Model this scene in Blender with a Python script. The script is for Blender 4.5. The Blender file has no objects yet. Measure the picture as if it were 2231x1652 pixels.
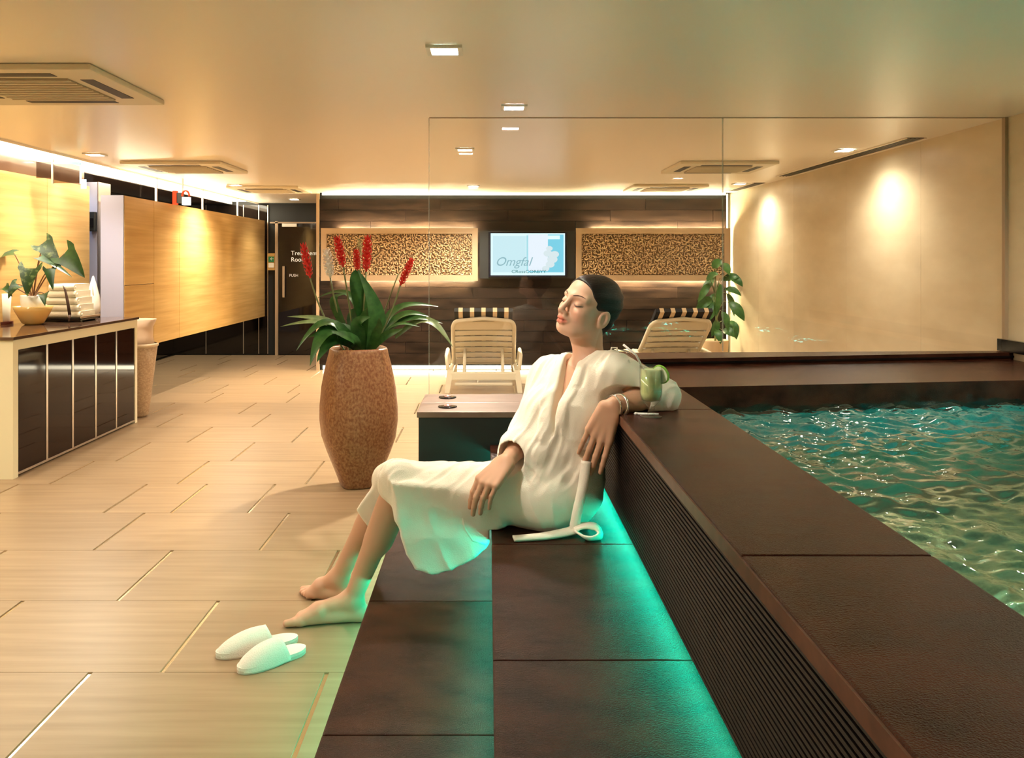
import bpy, bmesh, math, random
import numpy as np
from mathutils import Vector, Matrix

# ------------------------------------------------------------------ camera, world, exposure
SC = bpy.context.scene
COL = SC.collection
CAMH = 1.36          # eye height of the photograph
FPX = 1880.0         # focal length in pixels of the 2231 px wide frame
cam_d = bpy.data.cameras.new('camera'); cam = bpy.data.objects.new('camera', cam_d); COL.objects.link(cam)
cam.location = (0, 0, CAMH); cam.rotation_euler = (math.pi/2, 0, 0)
cam_d.sensor_width = 36.0; cam_d.lens = 36.0*FPX/2231.0
cam_d.shift_x = 52.5/2231.0; cam_d.shift_y = -258.0/2231.0
cam_d.clip_start = 0.05; cam_d.clip_end = 60
SC.camera = cam
w = bpy.data.worlds.new('world'); SC.world = w; w.use_nodes = True
w.node_tree.nodes['Background'].inputs[0].default_value = (0.9, 0.7, 0.5, 1)
w.node_tree.nodes['Background'].inputs[1].default_value = 0.01
vs = SC.view_settings
vs.view_transform = 'Standard'; vs.look = 'None'; vs.gamma = 1.0; vs.use_curve_mapping = False
vs.exposure = 0.78
random.seed(7)

WARM = (1.0, 0.74, 0.42)
NEUT = (1.0, 0.88, 0.68)
TEAL = (0.02, 1.0, 0.72)

def at(px, py, d):
    return Vector(((px-1063.0)*d/FPX, d, CAMH-(py-568.0)*d/FPX))

# ------------------------------------------------------------------ materials
MATS = {}
def M(name, col=(.8,.8,.8), rough=.5, metal=0.0, spec=.5, col2=None, scale=(5,5,5), detail=4, fac=(.35,.65),
      bump=0.0, bscale=None, emit=None, es=0.0, rand=0.0, coat=0.0, sss=0.0, trans=0.0, ior=1.45, alpha=1.0, rough2=None):
    if name in MATS: return MATS[name]
    m = bpy.data.materials.new(name); m.use_nodes = True; MATS[name] = m
    nt = m.node_tree; n = nt.nodes; L = nt.links; b = n['Principled BSDF']
    b.inputs['Base Color'].default_value = (*col, 1)
    b.inputs['Roughness'].default_value = rough; b.inputs['Metallic'].default_value = metal
    b.inputs['Specular IOR Level'].default_value = spec; b.inputs['IOR'].default_value = ior
    b.inputs['Coat Weight'].default_value = coat; b.inputs['Transmission Weight'].default_value = trans
    if sss: 
        b.inputs['Subsurface Weight'].default_value = sss
        b.inputs['Subsurface Radius'].default_value = (.02,.008,.004)
    if emit: 
        b.inputs['Emission Color'].default_value = (*emit, 1); b.inputs['Emission Strength'].default_value = es
    colout = None
    if col2 is not None or bump:
        g = n.new('ShaderNodeNewGeometry')
        mp = n.new('ShaderNodeVectorMath'); mp.operation = 'MULTIPLY'; mp.inputs[1].default_value = scale
        L.new(g.outputs['Position'], mp.inputs[0])
        no = n.new('ShaderNodeTexNoise'); no.inputs['Scale'].default_value = 1; no.inputs['Detail'].default_value = detail
        L.new(mp.outputs[0], no.inputs['Vector'])
    if col2 is not None:
        rp = n.new('ShaderNodeValToRGB')
        rp.color_ramp.elements[0].position = fac[0]; rp.color_ramp.elements[0].color = (*col, 1)
        rp.color_ramp.elements[1].position = fac[1]; rp.color_ramp.elements[1].color = (*col2, 1)
        L.new(no.outputs['Fac'], rp.inputs[0]); colout = rp.outputs[0]
        if rough2 is not None:
            mr = n.new('ShaderNodeMapRange'); mr.inputs[1].default_value = fac[0]; mr.inputs[2].default_value = fac[1]
            mr.inputs[3].default_value = rough; mr.inputs[4].default_value = rough2
            L.new(no.outputs['Fac'], mr.inputs[0]); L.new(mr.outputs[0], b.inputs['Roughness'])
    if rand:
        oi = n.new('ShaderNodeObjectInfo')
        hs = n.new('ShaderNodeHueSaturation')
        mr = n.new('ShaderNodeMapRange'); mr.inputs[3].default_value = 1-rand; mr.inputs[4].default_value = 1+rand
        L.new(oi.outputs['Random'], mr.inputs[0]); L.new(mr.outputs[0], hs.inputs['Value'])
        if colout: L.new(colout, hs.inputs['Color'])
        else: hs.inputs['Color'].default_value = (*col, 1)
        colout = hs.outputs[0]
    if colout: L.new(colout, b.inputs['Base Color'])
    if bump:
        nb = no
        if bscale:
            mp2 = n.new('ShaderNodeVectorMath'); mp2.operation = 'MULTIPLY'
            mp2.inputs[1].default_value = bscale if isinstance(bscale, tuple) else (bscale,)*3
            L.new(g.outputs['Position'], mp2.inputs[0])
            nb = n.new('ShaderNodeTexNoise'); nb.inputs['Scale'].default_value = 1; nb.inputs['Detail'].default_value = 3
            L.new(mp2.outputs[0], nb.inputs['Vector'])
        bp = n.new('ShaderNodeBump'); bp.inputs['Strength'].default_value = bump; bp.inputs['Distance'].default_value = .004
        L.new(nb.outputs['Fac'], bp.inputs['Height']); L.new(bp.outputs[0], b.inputs['Normal'])
    if alpha < 1: b.inputs['Alpha'].default_value = alpha
    return m

def glass_mat(name, tint=(1,1,1), spec=1.0, rough=.01):
    if name in MATS: return MATS[name]
    m = bpy.data.materials.new(name); m.use_nodes = True; MATS[name] = m
    nt = m.node_tree; n = nt.nodes; L = nt.links
    for x in list(n): n.remove(x)
    out = n.new('ShaderNodeOutputMaterial'); mix = n.new('ShaderNodeMixShader')
    tr = n.new('ShaderNodeBsdfTransparent'); tr.inputs[0].default_value = (*tint, 1)
    gl = n.new('ShaderNodeBsdfGlossy'); gl.inputs['Roughness'].default_value = rough
    lw = n.new('ShaderNodeLayerWeight'); lw.inputs['Blend'].default_value = .5
    pw = n.new('ShaderNodeMath'); pw.operation = 'POWER'; pw.inputs[1].default_value = 5.0
    mu = n.new('ShaderNodeMath'); mu.operation = 'MULTIPLY_ADD'; mu.inputs[1].default_value = .9; mu.inputs[2].default_value = .035*spec
    L.new(lw.outputs['Facing'], pw.inputs[0]); L.new(pw.outputs[0], mu.inputs[0]); L.new(mu.outputs[0], mix.inputs[0])
    L.new(tr.outputs[0], mix.inputs[1]); L.new(gl.outputs[0], mix.inputs[2]); L.new(mix.outputs[0], out.inputs[0])
    return m

def emit_mat(name, col, s):
    if name in MATS: return MATS[name]
    m = bpy.data.materials.new(name); m.use_nodes = True; MATS[name] = m
    nt = m.node_tree; n = nt.nodes
    for x in list(n): n.remove(x)
    out = n.new('ShaderNodeOutputMaterial'); e = n.new('ShaderNodeEmission')
    e.inputs[0].default_value = (*col, 1); e.inputs[1].default_value = s
    nt.links.new(e.outputs[0], out.inputs[0]); return m

# ------------------------------------------------------------------ object helpers
ORG = {}
def empty(name, loc, label=None, cat=None, group=None, kind=None, parent=None):
    o = bpy.data.objects.new(name, None); COL.objects.link(o); loc = Vector(loc)
    o.empty_display_size = .05
    if parent is not None:
        o.parent = parent; o.location = loc-ORG[parent.name]
    else: o.location = loc
    ORG[o.name] = loc
    return tag(o, label, cat, group, kind)
def tag(o, label=None, cat=None, group=None, kind=None):
    if label: o['label'] = label
    if cat: o['category'] = cat
    if group: o['group'] = group
    if kind: o['kind'] = kind
    return o
def mesh_data(name, V, F, mat, smooth=False):
    me = bpy.data.meshes.new(name); me.from_pydata([tuple(v) for v in V], [], F)
    if mat is not None: me.materials.append(mat)
    if smooth: me.polygons.foreach_set('use_smooth', [True]*len(me.polygons))
    me.update(); return me
def add(name, V, F, mat, parent=None, smooth=False, **kw):
    V = [Vector(v) for v in V]
    if parent is not None: org = ORG[parent.name]
    else:
        xs = [v.x for v in V]; ys = [v.y for v in V]; zs = [v.z for v in V]
        org = Vector(((min(xs)+max(xs))/2, (min(ys)+max(ys))/2, min(zs)))
    me = mesh_data(name, [v-org for v in V], F, mat, smooth)
    o = bpy.data.objects.new(name, me); COL.objects.link(o)
    if parent is not None: o.parent = parent
    else: o.location = org
    ORG[o.name] = org
    return tag(o, **kw)
def inst(name, me, loc, parent, **kw):
    o = bpy.data.objects.new(name, me); COL.objects.link(o); o.parent = parent
    o.location = Vector(loc)-ORG[parent.name]; ORG[o.name] = Vector(loc); return tag(o, **kw)
def copy_tree(o, parent=None):
    c = o.copy(); COL.objects.link(c)
    if parent is not None: c.parent = parent
    for ch in list(o.children): copy_tree(ch, c)
    return c

class MB:
    def __init__(s): s.V = []; s.F = []
    def raw(s, V, F):
        k = len(s.V); s.V += [Vector(v) for v in V]; s.F += [[i+k for i in f] for f in F]; return s
    def box(s, x0, x1, y0, y1, z0, z1, bev=0.0):
        if bev <= 0:
            return s.raw([(x0,y0,z0),(x1,y0,z0),(x1,y1,z0),(x0,y1,z0),(x0,y0,z1),(x1,y0,z1),(x1,y1,z1),(x0,y1,z1)],
                  [[0,3,2,1],[4,5,6,7],[0,1,5,4],[1,2,6,5],[2,3,7,6],[3,0,4,7]])
        bm = bmesh.new(); bmesh.ops.create_cube(bm, size=1)
        for v in bm.verts:
            v.co = Vector(((x0+x1)/2+v.co.x*(x1-x0), (y0+y1)/2+v.co.y*(y1-y0), (z0+z1)/2+v.co.z*(z1-z0)))
        bmesh.ops.bevel(bm, geom=bm.edges[:], offset=bev, segments=2, affect='EDGES', profile=.6)
        bm.verts.index_update()
        s.raw([v.co.copy() for v in bm.verts], [[v.index for v in f.verts] for f in bm.faces]); bm.free(); return s
    def prism(s, poly, z0, z1):          # poly: list of (x,y)
        n = len(poly); V = [(x,y,z0) for x,y in poly]+[(x,y,z1) for x,y in poly]
        F = [list(range(n))[::-1], list(range(n,2*n))]+[[i,(i+1)%n,n+(i+1)%n,n+i] for i in range(n)]
        return s.raw(V, F)
    def extrude(s, pts, vec):            # planar polygon of 3-D points extruded along vec
        n = len(pts); vec = Vector(vec); V = [Vector(p) for p in pts]; V = V+[p+vec for p in V]
        return s.raw(V, [list(range(n))[::-1], list(range(n,2*n))]+[[i,(i+1)%n,n+(i+1)%n,n+i] for i in range(n)])
    def tube(s, pts, rad, seg=8, cap=True):
        pts = [Vector(p) for p in pts]; n = len(pts)
        if not isinstance(rad, (list,tuple)): rad = [rad]*n
        V = []; F = []; up = None
        for i, p in enumerate(pts):
            t = (pts[min(i+1,n-1)]-pts[max(i-1,0)]).normalized()
            if up is None: up = t.orthogonal().normalized()
            a = (up-t*up.dot(t)).normalized(); up = a; b = t.cross(a)
            for k in range(seg):
                an = 2*math.pi*k/seg; V.append(p+a*math.cos(an)*rad[i]+b*math.sin(an)*rad[i])
        for i in range(n-1):
            for k in range(seg):
                F.append([i*seg+k, i*seg+(k+1)%seg, (i+1)*seg+(k+1)%seg, (i+1)*seg+k])
        if cap: F += [list(range(seg))[::-1], list(range((n-1)*seg, n*seg))]
        return s.raw(V, F)
    def lathe(s, c, prof, seg=32, power=2.0, rot=0.0, capb=True, capt=False):   # prof: (r,z); superellipse cross section
        V = []; F = []; n = len(prof)
        for r, z in prof:
            for k in range(seg):
                a = 2*math.pi*k/seg; ca, sa = math.cos(a), math.sin(a)
                q = (abs(ca)**power+abs(sa)**power)**(-1/power)
                x, y = r*q*ca, r*q*sa
                V.append((c[0]+x*math.cos(rot)-y*math.sin(rot), c[1]+x*math.sin(rot)+y*math.cos(rot), c[2]+z))
        for i in range(n-1):
            for k in range(seg): F.append([i*seg+k, i*seg+(k+1)%seg, (i+1)*seg+(k+1)%seg, (i+1)*seg+k])
        if capb: F.append(list(range(seg))[::-1])
        if capt: F.append(list(range((n-1)*seg, n*seg)))
        return s.raw(V, F)
    def build(s, name, mat, parent=None, smooth=False, **kw):
        return add(name, s.V, s.F, mat, parent, smooth, **kw)
def box(name, b, mat, parent=None, bev=0.0, **kw):
    return MB().box(*b, bev=bev).build(name, mat, parent, **kw)

def text_obj(name, body, size, loc, mat, parent, align='LEFT', shear=0.0, rotz=0.0, ext=.001, sx=1.0):
    cu = bpy.data.curves.new(name, 'FONT'); cu.body = body; cu.size = size; cu.align_x = align; cu.extrude = ext; cu.shear = shear
    tmp = bpy.data.objects.new('tmp_text', cu); COL.objects.link(tmp)
    bpy.context.view_layer.update()
    me = bpy.data.meshes.new_from_object(tmp.evaluated_get(bpy.context.evaluated_depsgraph_get()))
    bpy.data.objects.remove(tmp); bpy.data.curves.remove(cu)
    me.name = name; me.materials.clear(); me.materials.append(mat)
    R = Matrix.Rotation(rotz, 4, 'Z') @ Matrix.Rotation(math.pi/2, 4, 'X') @ Matrix.Diagonal((sx,1,1,1))
    me.transform(R)
    o = bpy.data.objects.new(name, me); COL.objects.link(o); o.parent = parent
    o.location = Vector(loc)-ORG[parent.name]; ORG[o.name] = Vector(loc)
    return o

# ------------------------------------------------------------------ palette
m_ceil = M('ceiling_paint', (.90,.80,.665), .30, spec=.4, bump=.05, bscale=(3,3,3))
m_floor = M('floor_stone', (.36,.25,.148), .34, spec=.42, col2=(.265,.176,.097), scale=(1.6,26,4), detail=6, fac=(.3,.75), rand=.07, bump=.06, bscale=(6,90,6))
m_inlay = M('floor_inlay', (.72,.58,.38), .18, metal=.85)
m_wood = M('pale_wood_veneer', (.66,.42,.155), .38, spec=.4, col2=(.50,.285,.085), scale=(2,1.2,30), detail=6, fac=(.3,.72), rand=.05)
m_lav = M('lavender_laminate', (.33,.32,.41), .45)
m_dglass = M('dark_glass', (.012,.008,.006), .04, spec=.6)
m_dceil = M('dark_ceiling_panel', (.10,.055,.035), .12, spec=.6)
m_tile = M('dark_stone_tile', (.007,.004,.003), .36, spec=.25, col2=(.026,.015,.010), scale=(3,3,14), detail=5, rand=.15, bump=.25, bscale=(8,8,40))
m_granite = M('brown_granite', (.020,.006,.0033), .25, spec=.13, col2=(.065,.021,.012), scale=(7,9,9), detail=8, fac=(.3,.7), bump=.42, bscale=(330,330,330))
m_rib = M('ribbed_stone', (.004,.0025,.002), .40, spec=.15, col2=(.010,.006,.005), scale=(9,9,9), bump=.12, bscale=(30,30,30))
m_copper = M('coping_edge', (.15,.065,.04), .28, spec=.5, col2=(.08,.035,.022), scale=(20,20,20))
m_marble = M('cream_stone', (.74,.635,.45), .42, spec=.35, col2=(.64,.53,.355), scale=(3,2.2,6), detail=7, fac=(.3,.72), rand=.03)
m_frame = M('brown_frame', (.42,.30,.19), .4)
m_black = M('black_gloss', (.006,.006,.007), .12)
m_blackm = M('black_matt', (.012,.013,.013), .5)
m_cream = M('cream_lacquer', (.80,.70,.48), .35)
m_cond = M('air_unit_plastic', (.72,.63,.46), .45)
m_grille = M('air_grille', (.36,.29,.19), .6)
m_slot = M('air_slot', (.03,.025,.02), .5)
m_white = M('white_plastic', (.80,.76,.66), .45)
m_steel = M('brushed_steel', (.62,.55,.48), .3, metal=1)
m_chrome = M('chrome', (.8,.8,.8), .08, metal=1)
m_glass = glass_mat('partition_glass', (.985,.99,.985), .9)
m_gedge = M('glass_edge', (.35,.42,.36), .2, alpha=.45)
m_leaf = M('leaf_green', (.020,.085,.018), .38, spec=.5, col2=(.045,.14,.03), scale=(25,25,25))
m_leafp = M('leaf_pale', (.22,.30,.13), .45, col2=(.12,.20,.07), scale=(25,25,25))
m_stem = M('plant_stem', (.17,.20,.08), .5)
m_red = M('red_bract', (.62,.012,.012), .4, col2=(.75,.04,.03), scale=(60,60,60))
m_whiteb = M('white_bract', (.90,.87,.82), .5)

EM_COVE = emit_mat('cove_light', (1.0,.90,.68), 9.0)
EM_HALO = emit_mat('halo_strip', (1.0,.84,.50), 350.0)
EM_SLOT = emit_mat('slot_strip', (1.0,.86,.52), 5.0)
EM_TOE = emit_mat('toe_strip', (1.0,.88,.62), 11.0)
EM_TEAL = emit_mat('teal_strip', (0.0,.92,.58), 21.0)
EM_TEALS = emit_mat('teal_strip_hidden', (0.0,.92,.60), 25.0)
EM_DOWN = emit_mat('downlight_lens', (1.0,.93,.78), 50.0)
EM_DOWNG = emit_mat('downlight_lens_green', (.90,1.0,.72), 110.0)
EM_DOWNP = emit_mat('downlight_lens_pink', (1.0,.72,.72), 110.0)
# ------------------------------------------------------------------ downlights (the room's ceiling lamps, and an added key lamp)
ZC = 2.19; XR = 3.01; DB = 10.70; DG = 5.0
def downlight(x, y, label, em, col, power, angle=125, size=.052, blend=.75, aim=None, group='recessed ceiling downlights'):
    t = empty('recessed_downlight', (x, y, ZC-.012), label, 'downlight', group)
    b = MB(); z0, z1 = ZC-.012, ZC-.001; s = size; r = size+.018
    for a in ((-r,r,-r,-s),(-r,r,s,r),(-r,-s,-s,s),(s,r,-s,s)): b.box(x+a[0],x+a[1],y+a[2],y+a[3],z0,z1)
    b.build('trim_ring', m_white, t)
    box('lens', (x-s,x+s,y-s,y+s,ZC-.006,ZC-.002), em, t)
    ld = bpy.data.lights.new('lamp', 'SPOT'); ld.energy = power; ld.color = col; ld.spot_size = math.radians(angle); ld.spot_blend = blend
    ld.shadow_soft_size = .06
    lo = bpy.data.objects.new('lamp', ld); COL.objects.link(lo); lo.parent = t; lo.location = (0,0,-.012)
    if aim is not None:
        lo.rotation_euler = (Vector(aim)-Vector((x,y,ZC))).to_track_quat('-Z','Y').to_euler()
    return t
P0 = 95
LAMPC = (1.0,.91,.73)
downlight(-.17, 3.38, 'bright greenish white square downlight nearest in the ceiling', EM_DOWNG, LAMPC, P0*.4)
downlight(.14, 4.64, 'pinkish downlight in the ceiling just before the glass partition', EM_DOWNP, (1.0,.82,.66), P0*.6)
downlight(-.17, 6.40, 'downlight seen through the glass, third along the ceiling centre line', EM_DOWN, LAMPC, P0*3.5, angle=140)
downlight(-.16, 9.57, 'small far downlight in the ceiling before the television wall', EM_DOWN, LAMPC, P0*3.0, angle=145)
downlight(2.66, 6.45, 'downlight grazing the cream stone wall beside the long air slot', EM_DOWN, LAMPC, P0*.42, angle=155)
downlight(2.70, 9.25, 'downlight in the far right ceiling corner over the loungers', EM_DOWN, LAMPC, P0*.45, angle=155)
downlight(-3.05, 6.70, 'downlight above the console with the potted plant', EM_DOWN, LAMPC, P0*.75, angle=150)
downlight(-2.75, 9.40, 'downlight washing the long hanging wood panel', EM_DOWN, LAMPC, P0*2.0, angle=145, blend=.9)
downlight(-2.60, 11.6, 'downlight over the dark door at the corridor end', EM_DOWN, LAMPC, P0*.5)
downlight(2.66, 3.65, 'downlight grazing the stone wall above the water, outside the view', EM_DOWN, LAMPC, P0*.55, angle=155)
OUT = 'downlights in the ceiling around the viewer'
for (x, y, p, lb) in ((-1.9,1.9,.35,'left of the viewer'),(1.9,1.4,.2,'above the water'),(-3.05,3.6,.75,'along the wood wall'),(-.17,.2,.4,'above the viewer')):
    if p: downlight(x, y, 'square warm downlight in the ceiling '+lb, EM_DOWN, LAMPC, P0*p, group=OUT)
downlight(-.95, 2.30, 'added key lamp in the ceiling, out of view, aimed at the seated woman', EM_DOWN, (1.0,.86,.70), 75, angle=40, blend=.7, aim=(.27,3.12,1.02))  # key light added out of view to brighten the woman

# ------------------------------------------------------------------ floor
fl = empty('floor', (-.7,5.5,-.01), kind='structure')
MB().prism([(-4.6,-1.5),(3.1,-1.5),(3.1,12.6),(-4.6,12.6)], -.12, -.004).build('inlay_bed', m_inlay, fl)
TW, TD = .78, .60
full = mesh_data('floor_tile', *(lambda b:(b.V,b.F))(MB().box(-.382,.382,-.2985,.2985,-.02,0)), m_floor)
known = {3:-.532, 4:-1.077, 5:-.70, 6:-1.07, 7:-1.293, 8:-1.11, 10:-1.47}
rnd = random.Random(3)
for k in range(0, 21):
    y0 = .45+TD*k; y1 = min(y0+TD, 12.42)
    if y0 > 12.3: break
    off = known.get(k, -rnd.random()*TW)
    joints = sorted(off+TW*j for j in range(-7, 8))
    if k == 7: joints = sorted(joints+[-1.708])
    xmin, xmax = -4.5, (3.0 if y0 > 5.0 else (.45 if y0 < 4.4 else .45))
    ed = [xmin]+[j for j in joints if xmin+.03 < j < xmax-.03]+[xmax]
    for a, b in zip(ed[:-1], ed[1:]):
        if abs((b-a)-TW) < 1e-6 and abs(y1-y0-TD) < 1e-6:
            inst('tile', full, ((a+b)/2,(y0+y1)/2,0), fl)
        else:
            box('tile', (a+.008,b-.008,y0+.0015,y1-.0015,-.02,0), m_floor, fl)

# ------------------------------------------------------------------ ceiling with its coves
ce = empty('ceiling', (-.15,5,ZC), kind='structure')
box('ceiling_slab', (-3.30,XR+.1,-1.5,DB-.16,ZC,ZC+.08), m_ceil, ce)
box('corridor_slab', (-3.30,-2.09,DB-.16,12.5,ZC,ZC+.08), m_ceil, ce)
box('cove_back', (-4.6,XR+.1,-1.5,12.6,ZC+.16,ZC+.2), m_ceil, ce)
box('cove_lip', (-3.32,-3.30,-1.5,12.42,ZC-.015,ZC+.10), m_ceil, ce)
box('cove_diffuser', (-3.66,-3.36,-1.4,12.38,ZC+.02,ZC+.03), EM_COVE, ce)
box('cove_side', (-3.72,-3.68,-1.5,12.42,ZC-.02,ZC+.16), m_ceil, ce)
box('dark_soffit', (-4.6,-3.72,-1.5,12.42,ZC-.012,ZC+.06), m_dceil, ce)
box('slot_lamp', (-2.05,2.94,DB-.03,DB-.02,2.170,2.20), EM_SLOT, ce)
# ------------------------------------------------------------------ walls
wr = empty('wall_right', (XR+.06,5,0), kind='structure')
box('wall_core', (XR+.015,XR+.2,-1.5,12.6,0,ZC+.2), m_marble, wr)
e = [-1.5,-.25,1.0,2.25,3.5,4.75,6.0,7.25,8.5,9.6,DB]
for a, b in zip(e[:-1], e[1:]): box('panel', (XR,XR+.02,a+.001,b-.001,0,ZC), m_marble, wr)
wb = empty('wall_back', (.45,DB+.1,0), kind='structure')
box('wall_core', (-2.09,2.96,DB+.03,DB+.2,.0,ZC+.16), m_blackm, wb)
zr = [.075+.1365*i for i in range(16)]
for i in range(15):
    x = -2.09-(0 if i % 2 else .635)-.2*(i % 3); 
    while x < 2.96:
        a, b = max(x,-2.09), min(x+1.27,2.96)
        if b-a > .05: box('tile', (a+.002,b-.002,DB,DB+.03,zr[i]+.002,zr[i+1]-.002), m_tile, wb)
        x += 1.27
box('toe_lamp', (-2.05,2.94,DB+.02,DB+.03,.01,.055), EM_TOE, wb)
box('end_trim', (-2.125,-2.09,DB-.02,DB+.2,0,ZC), m_frame, wb)
box('corner_lamp', (2.975,2.99,DB+.05,DB+.06,.05,ZC), EM_SLOT, wb)
wc = empty('wall_corridor', (-3,12.5,0), kind='structure')
box('wall_core', (-4.6,-2.0,12.46,12.6,0,ZC+.2), m_blackm, wc)
e = [-4.55,-4.06,-3.52,-3.30,-3.17]
for a, b in zip(e[:-1], e[1:]): box('glass_panel', (a+.006,b-.006,12.43,12.46,.02,ZC-.03), m_dglass, wc)
for a in e[1:]: box('joint_strip', (a-.006,a+.006,12.425,12.44,.02,ZC-.03), m_steel, wc)
box('wall_side', (-2.09,-2.05,DB+.2,12.5,0,ZC), m_dglass, wc)
wl = empty('wall_left', (-4.5,5,0), kind='structure')
box('wall_core', (-4.7,-4.56,-1.5,12.6,0,ZC+.2), m_blackm, wl)
e = [8.3,9.3,10.35,11.4,12.42]
for a, b in zip(e[:-1], e[1:]): box('glass_panel', (-4.56,-4.53,a+.005,b-.005,.02,ZC-.02), m_dglass, wl)
box('partition_core', (-3.9,-3.64,-1.5,7.78,0,ZC-.03), m_dceil, wl)
box('wall_front_core', (-4.6,XR+.1,-1.7,-1.5,0,ZC+.2), m_marble, empty('wall_front', (0,-1.6,0), kind='structure'))
# wood cladding beside the console, board by board
wp = empty('wood_wall_panel', (-3.6,5,.0), 'pale veneered wall panel behind the console with the plant', 'wall panel')
e = [7.80,7.05,6.30,5.55,4.80,4.05,3.3,2.4]
for a, b in zip(e[:-1], e[1:]): box('board', (-3.64,-3.60,b+.003,a-.003,.0,2.03), m_wood, wp)
# long hanging wood panel
hp = empty('hanging_wood_panel', (-3.3,10,.55), 'long pale wood panel hung clear of the floor along the corridor', 'wall panel')
X2 = -3.20
HB, HT = .56, 1.935
def board(a, b, z0, z1): box('board', (X2-.02,X2,a+.003,b-.003,z0+.002,z1-.002), m_wood, hp)
board(7.60,8.27,HB,1.14); board(7.60,8.27,1.14,HT); board(8.27,8.95,HB,HT); board(8.95,12.38,HB,HT)
box('added_glow_strip', (X2-.12,X2-.08,7.7,12.3,HT-.012,HT-.002), emit_mat('added_ceiling_wash',(1.0,.86,.58),22), hp)  # glow strip added to wash the ceiling above the panel
box('carcass', (X2-.20,X2-.022,7.62,12.36,HB+.01,HT-.01), m_lav, hp)
box('end_panel', (X2-.205,X2-.004,7.585,7.60,HB,HT), m_lav, hp)
for y in (8.6, 10.0, 11.4): box('hanger', (X2-.12,X2-.10,y,y+.02,HT-.02,ZC+.02), m_steel, hp)
# pale pillar in the gap
pl = empty('trim_1', (-3.8,8.1,0), kind='structure')
box('pillar', (-4.1,-3.620,8.02,8.25,0,2.09), m_lav, pl)
box('pillar_edge', (-3.620,-3.612,8.0,8.26,0,2.09), m_steel, pl)
# added cool lamps: bluish light for the gap and the lavender panel end
downlight(-3.85, 7.90-.06, 'added cool lamp tinting the gap between the wood panels', emit_mat('added_cool_lens',(.75,.88,1.0),12), (.62,.78,1.0), 11, group='recessed ceiling downlights')
downlight(-3.45, 7.2, 'added cool lamp tinting the lavender panel end', emit_mat('added_cool_lens2',(.75,.88,1.0),12), (.62,.74,1.0), 10, angle=100)
ph = empty('wall_phone', at(202,492,7.98), 'small black handset box on the pale pillar edge', 'handset')
c = at(201,483,7.98); box('body', (c.x-.03,c.x+.03,7.96,8.015,c.z-.09,c.z+.09), m_blackm, ph, bev=.006)
box('cradle', (c.x-.02,c.x+.02,7.955,7.962,c.z-.05,c.z+.03), m_black, ph)
# ------------------------------------------------------------------ treatment room door
dr = empty('door_1', (-2.6,12.42,0), kind='structure')
D = 12.40; xl = at(607,568,D).x
box('leaf', (xl,-2.10,D,D+.03,.01,1.895), m_dglass, dr)
box('jamb', (xl-.045,xl-.004,D-.03,D+.03,0,1.925), m_frame, dr)
box('head', (xl-.12,-2.10,D-.03,D+.03,1.895,1.915), m_frame, dr)
box('closer', (xl+.06,xl+.27,D-.05,D,1.845,1.89), m_white, dr)
a = at(617,580,D); b2 = at(622,648,D); box('handle', (a.x,b2.x,D-.06,D-.03,b2.z,a.z), m_frame, dr, bev=.006)
mtx = M('door_lettering', (.85,.85,.85), .5)
p = at(634,556,D); text_obj('lettering', 'Treatment', .088, (p.x,D-.004,p.z), mtx, dr)
p = at(634,570,D); text_obj('lettering', 'Rooms', .088, (p.x,D-.004,p.z), mtx, dr)
p = at(630,603,D); text_obj('lettering', 'PUSH', .055, (p.x,D-.004,p.z), mtx, dr)
sp = empty('exit_release_plate', at(591,590,12.40), 'small wooden plate with a green sign beside the dark door', 'sign')
a = at(583,552,12.41); b2 = at(600,589,12.41)
box('plate', (a.x,b2.x,12.395,12.425,b2.z,a.z), m_wood, sp)
a = at(585,559,12.39); b2 = at(597,571,12.39); box('green_sign', (a.x,b2.x,12.385,12.396,b2.z,a.z), M('sign_green',(.02,.22,.08),.4), sp)
p = at(587.5,567.5,12.38); text_obj('arrow', '\u2190', .07, (p.x,12.383,p.z), mtx, sp)
a = at(585,573,12.39); b2 = at(597,583,12.39); box('white_card', (a.x,b2.x,12.385,12.396,b2.z,a.z), m_white, sp)

# ------------------------------------------------------------------ ceiling air units
def cassette(x0, x1, y0, y1, label):
    t = empty('ceiling_air_unit', ((x0+x1)/2,(y0+y1)/2,ZC-.03), label, 'air conditioner', 'cassette air units in the ceiling')
    z0 = ZC-.028
    MB().box(x0,x1,y0,y1,z0,ZC-.001,bev=.008).build('panel', m_cond, t)
    wx, wy = x1-x0, y1-y0; cx, cy = (x0+x1)/2, (y0+y1)/2; q = .29
    box('intake_grille', (cx-q*wx,cx+q*wx,cy-q*wy,cy+q*wy,z0-.006,z0+.002), m_grille, t)
    for i in range(9):
        yy = cy-q*wy+(i+.5)*2*q*wy/9
        box('grille_bar', (cx-q*wx,cx+q*wx,yy-.006,yy+.006,z0-.010,z0-.005), m_cond, t)
    for (a,b,c_,d) in ((cx-.26*wx,cx+.26*wx,y0+.09*wy,y0+.16*wy),(cx-.26*wx,cx+.26*wx,y1-.16*wy,y1-.09*wy),
                     (x0+.09*wx,x0+.16*wx,cy-.26*wy,cy+.26*wy),(x1-.16*wx,x1-.09*wx,cy-.26*wy,cy+.26*wy)):
        box('air_slot', (a,b,c_,d,z0-.002,z0+.002), m_slot, t)
    return t
cassette(-2.52,-1.67,3.62,4.46,'largest ceiling air unit, cut by the left frame edge')
cassette(-3.06,-2.22,7.16,7.98,'ceiling air unit above the long wood panel')
cassette(1.60,2.42,7.16,7.98,'ceiling air unit behind the glass near the stone wall')
cassette(1.58,2.40,9.35,10.1,'farthest ceiling air unit behind the glass before the dark wall')
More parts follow.
